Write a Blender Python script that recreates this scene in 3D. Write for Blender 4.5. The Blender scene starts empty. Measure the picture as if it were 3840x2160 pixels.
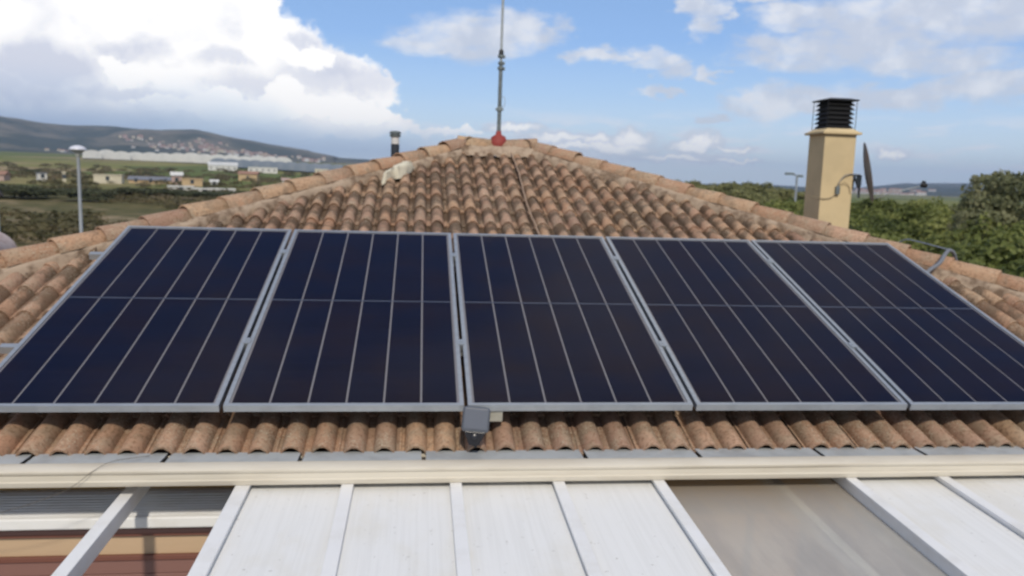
import bpy, bmesh, math, random
import numpy as np
from mathutils import Vector, Matrix
sc = bpy.context.scene
PI = math.pi
R = math.radians
random.seed(7)
rng = np.random.default_rng(7)

# ------------------------------------------------------------------ camera
cam_d = bpy.data.cameras.new('camera')
cam = bpy.data.objects.new('camera', cam_d)
sc.collection.objects.link(cam)
sc.camera = cam
CAM = Vector((-0.8081, -3.767, 1.0958))
yaw, pitch, roll = 0.1159, 0.1353, 0.0309
f_ = Vector((math.sin(yaw) * math.cos(pitch), math.cos(yaw) * math.cos(pitch), -math.sin(pitch)))
r_ = Vector((math.cos(yaw), -math.sin(yaw), 0))
u_ = r_.cross(f_)
r2 = r_ * math.cos(roll) + u_ * math.sin(roll)
u2 = -r_ * math.sin(roll) + u_ * math.cos(roll)
M = Matrix((r2, u2, -f_)).transposed().to_4x4()
M.translation = CAM
cam.matrix_world = M
cam_d.sensor_width = 36
cam_d.lens = 28.016
cam_d.clip_start = 0.05
cam_d.clip_end = 40000
cam_d.dof.use_dof = True               # the phone focused far too near: all of the view is soft
cam_d.dof.focus_distance = 1.0
cam_d.dof.aperture_fstop = 7.6

# ------------------------------------------------------------------ view
sc.view_settings.view_transform = 'Standard'
sc.view_settings.look = 'None'
sc.view_settings.exposure = 0.0
sc.view_settings.gamma = 1.0
sc.view_settings.use_curve_mapping = False
sc.cycles.max_bounces = 6
sc.cycles.diffuse_bounces = 3
sc.cycles.glossy_bounces = 3
sc.cycles.transmission_bounces = 4
sc.cycles.volume_bounces = 0
sc.cycles.transparent_max_bounces = 6
sc.cycles.use_denoising = True
sc.cycles.sample_clamp_indirect = 4

SUN_EL = R(41)
SUN_AZ = R(180)
# ------------------------------------------------------------------ sun
sd = bpy.data.lights.new('sun', 'SUN')
sd.energy = 2.9
sd.angle = R(2.5)
sd.color = (1.0, 0.92, 0.79)
so = bpy.data.objects.new('sun', sd)
sc.collection.objects.link(so)
sdir = Vector((math.sin(SUN_AZ) * math.cos(SUN_EL), math.cos(SUN_AZ) * math.cos(SUN_EL), math.sin(SUN_EL)))
so.rotation_euler = sdir.to_track_quat('Z', 'Y').to_euler()

# ------------------------------------------------------------------ world
world = bpy.data.worlds.new('World')
sc.world = world
world.use_nodes = True
WN = world.node_tree.nodes
WL = world.node_tree.links
WN.clear()


class G:
    """small node-graph helper"""
    def __init__(s, nt):
        s.nt = nt; s.n = nt.nodes; s.l = nt.links

    def put(s, sock, v):
        if isinstance(v, bpy.types.NodeSocket):
            s.l.new(v, sock)
        elif v is not None:
            if hasattr(sock.default_value, '__len__') and not hasattr(v, '__len__'):
                v = (v,) * len(sock.default_value)
            if hasattr(v, '__len__') and len(sock.default_value) == 4 and len(v) == 3:
                v = tuple(v) + (1,)
            sock.default_value = v

    def math(s, op, a, b=None, c=None, clamp=False):
        n = s.n.new('ShaderNodeMath'); n.operation = op; n.use_clamp = clamp
        s.put(n.inputs[0], a)
        if b is not None: s.put(n.inputs[1], b)
        if c is not None: s.put(n.inputs[2], c)
        return n.outputs[0]

    def vm(s, op, a, b=None, c=None):
        n = s.n.new('ShaderNodeVectorMath'); n.operation = op
        s.put(n.inputs[0], a)
        if b is not None: s.put(n.inputs[3 if op == 'SCALE' else 1], b)
        if c is not None: s.put(n.inputs[2], c)
        return n.outputs['Value'] if op in ('LENGTH', 'DISTANCE', 'DOT_PRODUCT') else n.outputs[0]

    def noise(s, vec, scale, detail=4, rough=.5, col=False, dist=0.0):
        n = s.n.new('ShaderNodeTexNoise')
        s.put(n.inputs['Vector'], vec)
        n.inputs['Scale'].default_value = scale
        n.inputs['Detail'].default_value = detail
        n.inputs['Roughness'].default_value = rough
        n.inputs['Distortion'].default_value = dist
        return n.outputs['Color' if col else 'Fac']

    def smooth(s, v, lo, hi, a=0.0, b=1.0):
        n = s.n.new('ShaderNodeMapRange'); n.interpolation_type = 'SMOOTHSTEP'
        s.put(n.inputs[0], v)
        n.inputs[1].default_value = lo; n.inputs[2].default_value = hi
        n.inputs[3].default_value = a; n.inputs[4].default_value = b
        return n.outputs[0]

    def lin(s, v, lo, hi, a=0.0, b=1.0):
        n = s.n.new('ShaderNodeMapRange')
        s.put(n.inputs[0], v)
        n.inputs[1].default_value = lo; n.inputs[2].default_value = hi
        n.inputs[3].default_value = a; n.inputs[4].default_value = b
        return n.outputs[0]

    def mix(s, f, a, b, mode='MIX'):
        n = s.n.new('ShaderNodeMix'); n.data_type = 'RGBA'; n.blend_type = mode
        n.clamp_result = False
        s.put(n.inputs[0], f); s.put(n.inputs[6], a); s.put(n.inputs[7], b)
        return n.outputs[2]

    def ramp(s, f, stops, interp='LINEAR'):
        n = s.n.new('ShaderNodeValToRGB'); cr = n.color_ramp; cr.interpolation = interp
        while len(cr.elements) < len(stops): cr.elements.new(0.5)
        for e, (p, c) in zip(cr.elements, stops):
            e.position = p; e.color = tuple(c) + (1,)
        s.put(n.inputs[0], f)
        return n.outputs[0]


g = G(world.node_tree)
tc = g.n.new('ShaderNodeTexCoord')
dirv = g.vm('NORMALIZE', tc.outputs['Generated'])
sx = g.n.new('ShaderNodeSeparateXYZ'); g.put(sx.inputs[0], dirv)
DEG = 57.29578
az = g.math('MULTIPLY', g.math('ARCTAN2', sx.outputs[0], sx.outputs[1]), DEG)
el = g.math('MULTIPLY', g.math('ARCSINE', sx.outputs[2]), DEG)
sky = g.n.new('ShaderNodeTexSky')
sky.sky_type = 'NISHITA'
sky.sun_disc = False
sky.sun_elevation = SUN_EL
sky.sun_rotation = SUN_AZ
sky.altitude = 100
sky.air_density = 1.0
sky.dust_density = 0.6
sky.ozone_density = 1.5
base = sky.outputs[0]
cx = g.n.new('ShaderNodeCombineXYZ'); g.put(cx.inputs[0], az); g.put(cx.inputs[1], el)
w1 = g.vm('SUBTRACT', g.noise(dirv, 22, 6, .58, col=True), (.5, .5, .5))
pt = g.vm('ADD', cx.outputs[0], g.vm('MULTIPLY', w1, (4.6, 2.8, 0)))
ws = g.vm('SUBTRACT', g.noise(g.vm('MULTIPLY', dirv, (1, 1, 2.2)), 16, 6, .6, col=True), (.5, .5, .5))
pts = g.vm('ADD', cx.outputs[0], g.vm('MULTIPLY', ws, (9, 2.4, 0)))


def blobs(P, L):
    out = None
    for a, e, ra, re, w in L:
        q = g.vm('MULTIPLY_ADD', P, (1 / ra, 1 / re, 0), (-a / ra, -e / re, 0))
        d = g.math('DIVIDE', g.vm('LENGTH', q), w) if w != 1 else g.vm('LENGTH', q)
        out = d if out is None else g.math('MINIMUM', out, d)
    return out


# clouds as azimuth, elevation, half-widths in degrees, weight (azimuth 0 = straight up the roof)
BIG = [(-30, 3.4, 14, 2.6, 1), (-9, 3.2, 8, 1.0, 1), (-23.2, 8.39, 6.88, 4.55, 1), (-16.56, 9.1, 6.3, 4.55, 1), (-13.23, 7.93, 5.39, 3.97, 1), (-9.73, 7.44, 3.84, 3.06, 1), (-7.14, 6.31, 3.94, 2.22, 1), (-4.48, 5.53, 3.23, 1.27, 1), (-11.71, 10.52, 2.24, 1.95, 1), (-31.18, 7.79, 5.72, 4.79, 1), (-21.23, 15.47, 14.78, 5.09, 1), (-22.73, 4.49, 4.89, 1.42, 1), (-17.62, 4.25, 3.73, 1.62, 1), (-13.3, 4.14, 3.22, 1.41, 1), (-9.24, 4.5, 2.33, 1.44, 1), (-6.88, 4.35, 2.38, 1.19, 1), (-4.47, 4.07, 2.43, 1.07, 1), (-2.29, 3.75, 2.19, 0.7, 1), (-0.08, 3.3, 2.49, 0.44, 0.9), (2.71, 3.12, 2.52, 0.33, 0.8)]
SOFT = [(3.2, 9.7, 4.9, 1.5, 1), (6.4, 10.3, 3.0, 1.4, 1), (0.9, 9.2, 3.2, .9, 1), (11.99, 8.76, 1.92, 0.58, 0.9), (15.28, 8.54, 2.44, 0.83, 0.9), (17.21, 7.77, 1.88, 0.78, 0.9), (20.14, 7.64, 1.57, 0.57, 0.8), (19.4, 10.95, 1.57, 1.25, 0.9), (18.3, 11.84, 1.84, 0.55, 0.9), (22.42, 12.0, 3.05, 0.44, 0.8), (25.16, 8.86, 3.72, 1.37, 1), (28.76, 9.25, 5.67, 1.7, 1), (30.94, 10.83, 7.51, 1.64, 1), (36.38, 10.5, 5.37, 1.79, 1), (25.49, 11.06, 4.18, 0.97, 0.9), (33.42, 8.13, 7.26, 1.42, 0.75), (23.63, 5.7, 3.06, 1.16, 1), (26.88, 5.7, 3.43, 1.02, 0.9), (31.36, 6.03, 5.04, 0.98, 0.9), (35.72, 6.53, 4.24, 1.17, 1), (37.98, 6.69, 2.43, 0.92, 1), (20.34, 4.5, 2.9, 0.48, 0.7), (15.95, 6.17, 2.44, 0.53, 0.6)]
LOW = [(14.75, 3.0, 1.65, 0.71, 1), (13.53, 2.42, 3.05, 0.49, 1), (12.26, 2.99, 1.39, 0.44, 0.9), (9.46, 3.05, 3.08, 0.44, 0.9), (10.6, 2.53, 3.36, 0.33, 0.8), (6.35, 3.65, 2.24, 0.38, 0.9), (19.5, 3.02, 1.17, 0.7, 1.15), (18.73, 2.54, 2.01, 0.38, 1), (21.53, 2.44, 1.84, 0.32, 0.8), (17.82, 1.81, 4.6, 0.33, 0.8), (22.1, 1.73, 2.09, 0.21, 0.9), (31.45, 2.35, 0.97, 0.38, 1.1)]
GREY = [(-5.82, 6.26, 4.51, 0.84, 1), (-11.27, 5.68, 3.03, 1.03, 0.9), (-23.51, 5.83, 3.55, 1.28, 1), (-18.68, 7.22, 2.5, 0.84, 0.8), (-24.6, 4.46, 3.28, 0.93, 1), (-18.76, 4.79, 3.65, 0.74, 0.8), (-7.92, 8.58, 1.04, 1.02, 0.7), (-13.24, 7.19, 1.97, 0.75, 0.7)]
K = 10.0   # cloud radiance is given for a world strength of 0.1
# haze near the horizon
hz = g.smooth(el, 9.0, -0.5)
clear = g.ramp(g.lin(el, 0, 60), [(0, (.66, .76, .86)), (.05, (.55, .68, .84)), (.10, (.35, .52, .79)), (.16, (.21, .38, .72)), (.22, (.19, .34, .64)), (.5, (.10, .21, .48)), (1, (.07, .15, .38))])
base = g.mix(.72, base, g.vm('SCALE', clear, 10.0))
# generic broken cloud over the rest of the sky
gen = g.smooth(g.noise(g.vm('MULTIPLY', dirv, (1, 1, 1.8)), 3.0, 7, .55), .41, .58)
inframe = g.math('MULTIPLY', g.smooth(g.math('ABSOLUTE', g.math('SUBTRACT', az, 6.0)), 46, 36), g.smooth(el, 17, 12.5))
gen = g.math('MULTIPLY', gen, g.math('SUBTRACT', 1.0, inframe))
gsh = g.noise(g.vm('ADD', dirv, (.02, .0, .05)), 5.5, 5, .5)
gcol = g.mix(g.smooth(gsh, .38, .6), (3.9, 3.9, 4.0), (6.4, 6.2, 5.9))
col = g.mix(g.math('MULTIPLY', gen, .92), base, gcol)
# soft grey-white sheets
ds = blobs(pts, SOFT)
fs = g.math('MULTIPLY', g.smooth(ds, 1.25, .55), g.smooth(g.noise(g.vm('MULTIPLY', dirv, (1, 1, 2.5)), 30, 5, .55), .30, .56, .7, 1))
scol = g.mix(g.smooth(g.noise(dirv, 26, 4, .5), .4, .65), (5.2, 5.5, 6.2), (6.9, 7.0, 7.3))
col = g.mix(g.math('MULTIPLY', fs, .86), col, scol)
# blue-grey rain base under the big cumulus
db = blobs(g.vm('ADD', cx.outputs[0], g.vm('MULTIPLY', ws, (9, 1.0, 0))), [(-30, 3.0, 22, 2.6, 1), (-8, 2.0, 12, 1.5, 1)])
col = g.mix(g.math('MULTIPLY', g.smooth(db, 1.3, .3), .8), col, g.mix(g.smooth(az, -20, -6), (2.9, 3.8, 5.5), (4.8, 5.8, 7.2)))
# thin broken strips of low cloud over the horizon
st = g.noise(g.vm('MULTIPLY', dirv, (1, 1, 4.5)), 13, 6, .58)
bandm = g.math('MULTIPLY', g.math('MULTIPLY', g.smooth(el, .6, 1.8), g.smooth(el, 5.6, 3.2)), g.smooth(az, -3, 4))
col = g.mix(g.math('MULTIPLY', g.math('MULTIPLY', g.smooth(st, .46, .62), bandm), .7), col, (7.0, 7.2, 7.7))
# low cumuli
w3 = g.vm('SUBTRACT', g.noise(dirv, 48, 6, .62, col=True), (.5, .5, .5))
dl = blobs(g.vm('ADD', cx.outputs[0], g.vm('MULTIPLY', w3, (3.0, 1.5, 0))), LOW)
lcol = g.mix(g.smooth(dl, 1.0, .3), (5.6, 6.0, 6.7), (9.4, 9.2, 9.0))
col = g.mix(g.math('MULTIPLY', g.smooth(dl, 1.45, .7), .9), col, lcol)
# the big cumulus: white towers, lilac grey hollows
ptf = g.vm('ADD', pt, g.vm('MULTIPLY', w3, (2.2, 1.5, 0)))
dbig = blobs(ptf, BIG)
PUFF = [(-13.3, 4.3, 1.9, .85, 1), (-9.3, 4.9, 1.3, 1.2, 1), (-10.9, 4.2, 1.4, .7, 1), (-7.2, 4.5, 1.4, .9, 1), (-5.2, 4.3, 1.5, .85, 1), (-3.4, 3.9, 1.3, .6, 1), (-16.4, 4.3, 2.2, .7, 1), (-18.9, 6.2, 1.2, .8, 1), (-7.3, 7.5, 2.0, .7, 1), (-10.4, 8.3, 1.5, 1.0, 1)]
puff = g.smooth(blobs(ptf, PUFF), 1.1, .75)
relief = g.math('SUBTRACT', g.noise(g.vm('ADD', dirv, (0.004, 0, 0.012)), 15, 6, .52), g.noise(dirv, 15, 6, .52))
nb = g.noise(g.vm('ADD', dirv, (3.1, .4, 0.2)), 11, 5, .5)
hollow = g.math('ADD', g.smooth(nb, .47, .66), g.smooth(relief, .0, .07, 0, .35), clamp=True)
lowdark = g.smooth(el, 4.6, 2.6)
dg = blobs(pt, GREY)
hollow = g.math('ADD', g.math('ADD', g.math('MULTIPLY', hollow, .5), g.math('MULTIPLY', lowdark, .3)), g.smooth(dg, 1.6, .4, 0, .7), clamp=True)
hollow = g.math('SUBTRACT', hollow, g.math('MULTIPLY', puff, .8), clamp=True)
bcol = g.mix(hollow, (9.8, 9.6, 9.3), (6.1, 6.3, 7.1))
bott = g.math('ADD', g.smooth(g.math('ADD', el, g.math('MULTIPLY', g.math('SUBTRACT', g.noise(dirv, 9, 3, .5), .5), 2.5)), 1.4, 6.2), g.smooth(az, -11, -5), clamp=True)
col = g.mix(g.math('MULTIPLY', g.smooth(dbig, 1.10, .84), g.math('MULTIPLY', bott, g.smooth(el, 1.7, 4.0))), col, bcol)
bg = g.n.new('ShaderNodeBackground')
g.put(bg.inputs[0], col)
bg.inputs[1].default_value = 0.13
wo = g.n.new('ShaderNodeOutputWorld')
g.l.new(bg.outputs[0], wo.inputs[0])
world.cycles.sampling_method = 'MANUAL'
world.cycles.sample_map_resolution = 1024

# ================================================================== helpers
COL = sc.collection


class MB:
    def __init__(s):
        s.v = []; s.f = []; s.mi = []

    def add(s, vs, fs, mi=0):
        o = len(s.v)
        s.v += [tuple(v) for v in vs]
        s.f += [tuple(i + o for i in f) for f in fs]
        s.mi += [mi] * len(fs)
        return s

    def box(s, a, b, mi=0, M=None):
        (x0, y0, z0), (x1, y1, z1) = a, b
        vs = [(x0, y0, z0), (x1, y0, z0), (x1, y1, z0), (x0, y1, z0), (x0, y0, z1), (x1, y0, z1), (x1, y1, z1), (x0, y1, z1)]
        if M is not None: vs = [M @ Vector(v) for v in vs]
        return s.add(vs, [(3, 2, 1, 0), (4, 5, 6, 7), (0, 1, 5, 4), (1, 2, 6, 5), (2, 3, 7, 6), (3, 0, 4, 7)], mi)

    def lathe(s, prof, n=16, M=None, mi=0, cap=True):
        """prof: list of (r, z) going up"""
        vs = []; fs = []
        for r, z in prof:
            for k in range(n):
                a = 2 * PI * k / n
                vs.append(Vector((r * math.cos(a), r * math.sin(a), z)))
        for i in range(len(prof) - 1):
            for k in range(n):
                k2 = (k + 1) % n
                fs.append((i * n + k, i * n + k2, (i + 1) * n + k2, (i + 1) * n + k))
        if cap:
            fs.append(tuple(range(n - 1, -1, -1)))
            fs.append(tuple(range((len(prof) - 1) * n, len(prof) * n)))
        if M is not None: vs = [M @ v for v in vs]
        return s.add(vs, fs, mi)

    def tube(s, pts, r, n=8, mi=0):
        pts = [Vector(p) for p in pts]
        vs = []; fs = []
        up = Vector((0.13, 0.21, 1)).normalized()
        for i, p in enumerate(pts):
            t = (pts[min(i + 1, len(pts) - 1)] - pts[max(i - 1, 0)]).normalized()
            a = t.cross(up)
            if a.length < .05: a = t.cross(Vector((1, 0, 0)))
            a.normalize(); b = t.cross(a)
            rr = r[i] if hasattr(r, '__len__') else r
            for k in range(n):
                w = 2 * PI * k / n
                vs.append(p + (a * math.cos(w) + b * math.sin(w)) * rr)
        for i in range(len(pts) - 1):
            for k in range(n):
                k2 = (k + 1) % n
                fs.append((i * n + k, i * n + k2, (i + 1) * n + k2, (i + 1) * n + k))
        fs.append(tuple(range(n - 1, -1, -1))); fs.append(tuple(range((len(pts) - 1) * n, len(pts) * n)))
        return s.add(vs, fs, mi)

    def mesh(s, name, mats, smooth=False, bevel=None):
        me = bpy.data.meshes.new(name)
        me.from_pydata([tuple(v) for v in s.v], [], s.f)
        for m in (mats if isinstance(mats, (list, tuple)) else [mats]): me.materials.append(m)
        if len(me.materials) > 1:
            me.polygons.foreach_set('material_index', s.mi)
        if smooth is True:
            me.polygons.foreach_set('use_smooth', [True] * len(me.polygons))
        elif smooth:
            me.polygons.foreach_set('use_smooth', [True] * len(me.polygons))
            me.update()
            me.set_sharp_from_angle(angle=R(smooth))
        me.update()
        return me

    def obj(s, name, mats, parent=None, smooth=False, bevel=None):
        o = link(name, s.mesh(name, mats, smooth), parent)
        if bevel:
            m = o.modifiers.new('bevel', 'BEVEL'); m.width = bevel; m.segments = 2; m.limit_method = 'ANGLE'
        return o


def link(name, data, parent=None, matrix=None):
    o = bpy.data.objects.new(name, data)
    COL.objects.link(o)
    if parent is not None: o.parent = parent
    if matrix is not None: o.matrix_local = matrix
    return o


def tag(o, label=None, cat=None, group=None, kind=None):
    if label: o['label'] = label
    if cat: o['category'] = cat
    if group: o['group'] = group
    if kind: o['kind'] = kind
    return o


def thing(name, label, cat, loc=(0, 0, 0), rz=0, group=None):
    o = bpy.data.objects.new(name, None)
    COL.objects.link(o); o.location = loc; o.rotation_euler = (0, 0, rz)
    o.empty_display_size = .1
    return tag(o, label, cat, group)


def children(o):
    return [c for c in bpy.data.objects if c.parent == o]


def copy_tree(o, kids, parent=None):
    """kids: dict name->list of children, worked out once"""
    c = o.copy(); COL.objects.link(c)
    if parent is not None: c.parent = parent
    for ch in kids.get(o.name, []):
        copy_tree(ch, kids, c)
    return c


def kids_of(o, d=None):
    d = {} if d is None else d
    d[o.name] = children(o)
    for c in d[o.name]: kids_of(c, d)
    return d


# ------------------------------------------------------------------ materials
def mat(name, col=(.5, .5, .5), rough=.6, metal=0., spec=.5, build=None):
    m = bpy.data.materials.new(name); m.use_nodes = True
    nt = m.node_tree
    b = nt.nodes['Principled BSDF']
    b.inputs['Base Color'].default_value = tuple(col) + (1,)
    b.inputs['Roughness'].default_value = rough
    b.inputs['Metallic'].default_value = metal
    b.inputs['Specular IOR Level'].default_value = spec
    if build: build(G(nt), b, nt.nodes['Material Output'])
    return m


def weather(col, dirt, scale=6, amt=.5, rough=.6, metal=0., bump=.0, bscale=60, stretch=(1, 1, 1), name='m', spec=.5, lo=.42, hi=.66):
    def bld(g, b, out):
        t = g.n.new('ShaderNodeTexCoord')
        v = g.vm('MULTIPLY', t.outputs['Object'], stretch)
        oi = g.n.new('ShaderNodeObjectInfo')
        v2 = g.vm('ADD', v, g.vm('SCALE', (17, 9, 5), oi.outputs['Random']))
        n = g.noise(v2, scale, 6, .6)
        c = g.mix(g.math('MULTIPLY', g.smooth(n, lo, hi), amt), col, dirt)
        g.put(b.inputs['Base Color'], c)
        g.put(b.inputs['Roughness'], g.lin(g.noise(v2, scale * 3, 3), .3, .7, rough - .08, rough + .08))
        if bump:
            bp = g.n.new('ShaderNodeBump'); bp.inputs['Strength'].default_value = bump; bp.inputs['Distance'].default_value = .004
            g.put(bp.inputs['Height'], g.noise(v2, bscale, 4, .6)); g.l.new(bp.outputs[0], b.inputs['Normal'])
    return mat(name, col, rough, metal, spec, bld)


def tile_bld(dark_amt, capmode=False):
    def bld(g, b, out):
        t = g.n.new('ShaderNodeTexCoord')
        oi = g.n.new('ShaderNodeObjectInfo')
        geo = g.n.new('ShaderNodeNewGeometry')
        at = g.n.new('ShaderNodeAttribute'); at.attribute_name = 'tone'
        rnd = g.math('FRACT', g.math('ADD', g.math('ADD', oi.outputs['Random'], at.outputs['Fac']), .03))
        wp = geo.outputs['Position']
        base = g.ramp(rnd, [(0, (.37, .215, .132)), (.3, (.49, .315, .215)), (.55, (.33, .205, .145)), (.8, (.50, .335, .21)), (1, (.43, .245, .155))])
        n1 = g.noise(wp, 9, 6, .62)
        n2 = g.noise(wp, 55, 5, .65)
        n3 = g.noise(wp, 2.0, 3, .5)
        c = g.mix(g.smooth(n1, .44, .64, 0, .55), base, (.43, .34, .235))            # ochre lichen bloom
        c = g.mix(g.smooth(n2, .46, .68, 0, .75), c, (.20, .115, .065))               # grain
        tone2 = g.math('FRACT', g.math('MULTIPLY', rnd, 7.31))
        ins = g.n.new('ShaderNodeSeparateXYZ'); g.put(ins.inputs[0], t.outputs['UV'])
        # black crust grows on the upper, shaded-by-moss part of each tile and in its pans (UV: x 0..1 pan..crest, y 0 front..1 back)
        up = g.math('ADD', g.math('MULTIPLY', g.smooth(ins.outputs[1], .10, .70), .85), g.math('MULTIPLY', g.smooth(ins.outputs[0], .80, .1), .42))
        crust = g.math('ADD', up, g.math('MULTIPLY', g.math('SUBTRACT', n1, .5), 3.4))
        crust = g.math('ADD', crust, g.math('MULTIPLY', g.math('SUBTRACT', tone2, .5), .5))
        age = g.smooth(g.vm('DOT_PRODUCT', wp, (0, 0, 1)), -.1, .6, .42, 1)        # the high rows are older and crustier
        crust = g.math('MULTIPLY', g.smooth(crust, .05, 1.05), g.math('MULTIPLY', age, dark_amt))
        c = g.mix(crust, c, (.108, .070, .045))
        spots = g.math('MULTIPLY', g.smooth(g.noise(wp, 120, 2, .5), .56, .66, 0, .7), g.smooth(g.noise(wp, 4, 3, .5), .42, .6))
        c = g.mix(spots, c, (.52, .47, .36))
        g.put(b.inputs['Base Color'], c)
        bp = g.n.new('ShaderNodeBump'); bp.inputs['Strength'].default_value = .5; bp.inputs['Distance'].default_value = .004
        g.put(bp.inputs['Height'], g.math('ADD', n2, g.noise(wp, 160, 3, .6)))
        g.l.new(bp.outputs[0], b.inputs['Normal'])
    return bld


M_tile = mat('roof tile', rough=.9, spec=.2, build=tile_bld(.95))
M_cap = mat('hip tile', rough=.9, spec=.2, build=tile_bld(.45))
M_mortar = weather((.40, .31, .23), (.16, .11, .075), 9, .95, .95, 0, .6, 60, name='hip mortar', spec=.1)
M_patch = weather((.62, .58, .46), (.42, .36, .27), 14, .5, .95, 0, .5, 60, name='cement patch', spec=.1)
M_deck = mat('roof deck', (.07, .05, .04), .95)
M_wall = weather((.46, .27, .09), (.36, .22, .09), 3, .5, .9, 0, .2, 90, name='ochre render', spec=.2)
M_alu = weather((.40, .43, .46), (.28, .30, .33), 9, .45, .38, .55, 0, name='anodised frame', stretch=(1, 6, 1))
M_clamp = mat('clamp', (.42, .45, .48), .4, .7)
M_white = weather((.76, .76, .755), (.60, .58, .53), 5, .4, .45, 0, .05, 60, name='white lacquer')
M_beige = weather((.61, .56, .465), (.46, .40, .31), 7, .45, .45, 0, .06, 60, name='beige lacquer', stretch=(.25, 1, 3))
M_zinc = weather((.50, .53, .54), (.36, .37, .37), 6, .6, .45, .2, .1, 30, name='flashing sheet')
M_brown_strap = mat('strap', (.06, .05, .045), .6)
M_chim = weather((.62, .49, .29), (.48, .38, .23), 2.2, .5, .85, 0, .15, 120, name='cream render', spec=.2)
M_black = mat('black metal', (.006, .006, .007), .5)
M_galv = weather((.20, .23, .235), (.10, .12, .12), 20, .6, .5, .5, 0, name='weathered galvanised')
M_galv_l = weather((.42, .45, .46), (.28, .3, .3), 20, .5, .5, .4, 0, name='galvanised')
M_red = weather((.27, .038, .03), (.18, .035, .03), 30, .5, .7, name='red sealing paint')
M_cable = mat('beige cable', (.36, .25, .17), .6)
M_greyhose = mat('grey hose', (.17, .18, .20), .5)
M_darkp = mat('dark plastic', (.085, .095, .115), .42)
M_darkp2 = mat('black plastic', (.012, .012, .016), .3)
M_boxp = weather((.42, .41, .35), (.30, .28, .22), 10, .5, .6, name='aged plastic')
M_brown = mat('brown lacquer', (.17, .065, .045), .35)
M_brown2 = mat('brown slat', (.225, .115, .095), .4)
M_tan = weather((.52, .37, .235), (.44, .31, .2), 4, .4, .55, name='tan panel', stretch=(.2, 1, 3))
M_dish = weather((.26, .26, .27), (.30, .17, .11), 4, .55, .6, .2, name='rusty dish')


def cell_bld(g, b, out):
    t = g.n.new('ShaderNodeTexCoord')
    oi = g.n.new('ShaderNodeObjectInfo')
    s = g.n.new('ShaderNodeSeparateXYZ'); g.put(s.inputs[0], t.outputs['Object'])
    row = g.math('FRACT', g.math('DIVIDE', s.outputs[1], .0921))
    line = g.math('LESS_THAN', row, .035)
    rows = g.math('FRACT', g.math('MULTIPLY', g.math('FLOOR', g.math('DIVIDE', s.outputs[1], .0921)), .377))
    n = g.noise(g.vm('ADD', t.outputs['Object'], g.vm('SCALE', (5, 3, 1), oi.outputs['Random'])), 2.5, 3)
    c = g.mix(g.smooth(n, .35, .68), (.0020, .0038, .019), (.009, .0055, .014))
    c = g.mix(g.math('MULTIPLY', rows, .25), c, (.005, .009, .034))
    c = g.mix(g.math('MULTIPLY', line, .3), c, (.05, .05, .075))
    g.put(b.inputs['Base Color'], c)


M_cell = mat('silicon cell', (.008, .009, .03), .35, build=cell_bld, spec=.15)
M_back = mat('backsheet', (.23, .22, .235), .5)
M_back_mid = mat('mid ribbon', (.075, .09, .13), .45)


def glass_bld(g, b, out):
    tr = g.n.new('ShaderNodeBsdfTransparent'); tr.inputs[0].default_value = (.95, .96, .97, 1)
    gl = g.n.new('ShaderNodeBsdfGlossy'); gl.inputs['Roughness'].default_value = .12; gl.inputs[0].default_value = (.6, .6, .66, 1)
    fr = g.n.new('ShaderNodeFresnel'); fr.inputs[0].default_value = 1.16
    geo = g.n.new('ShaderNodeNewGeometry')
    dust = g.smooth(g.noise(geo.outputs['Position'], 1.1, 5, .6), .40, .70, .0, .004)
    df = g.n.new('ShaderNodeBsdfDiffuse'); df.inputs[0].default_value = (.6, .5, .5, 1)
    mx = g.n.new('ShaderNodeMixShader'); g.l.new(fr.outputs[0], mx.inputs[0]); g.l.new(tr.outputs[0], mx.inputs[1]); g.l.new(gl.outputs[0], mx.inputs[2])
    m2 = g.n.new('ShaderNodeMixShader'); g.put(m2.inputs[0], dust); g.l.new(mx.outputs[0], m2.inputs[1]); g.l.new(df.outputs[0], m2.inputs[2])
    g.l.new(m2.outputs[0], out.inputs[0])
    g.n.remove(b)


M_glass = mat('solar glass', build=glass_bld)


def sheet_bld(g, b, out):
    geo = g.n.new('ShaderNodeNewGeometry')
    p = geo.outputs['Position']
    st = g.noise(g.vm('MULTIPLY', p, (60, 1.6, 1)), 1.0, 3, .6)
    n = g.noise(g.vm('MULTIPLY', p, (2.2, 1.2, 1)), 1.6, 5, .6)
    sy = g.n.new('ShaderNodeSeparateXYZ'); g.put(sy.inputs[0], p)
    c = g.mix(g.smooth(st, .40, .68, 0, .22), (.76, .76, .745), (.58, .575, .55))
    c = g.mix(g.smooth(n, .46, .70, 0, .30), c, (.62, .57, .45))
    edge = g.math('MULTIPLY', g.smooth(g.math('ADD', sy.outputs[1], g.math('MULTIPLY', n, .25)), .02, .34), .5)
    c = g.mix(edge, c, (.56, .50, .36))                                  # yellower and duller towards the gutter end
    sp = g.smooth(g.noise(p, 34, 3, .5), .68, .74, 0, .45)
    c = g.mix(sp, c, (.33, .31, .27))
    g.put(b.inputs['Base Color'], c)
    bp = g.n.new('ShaderNodeBump'); bp.inputs['Strength'].default_value = .25; bp.inputs['Distance'].default_value = .002
    g.put(bp.inputs['Height'], st); g.l.new(bp.outputs[0], b.inputs['Normal'])


M_sheet = mat('pergola sheet', (.74, .75, .77), .5, build=sheet_bld)


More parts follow.
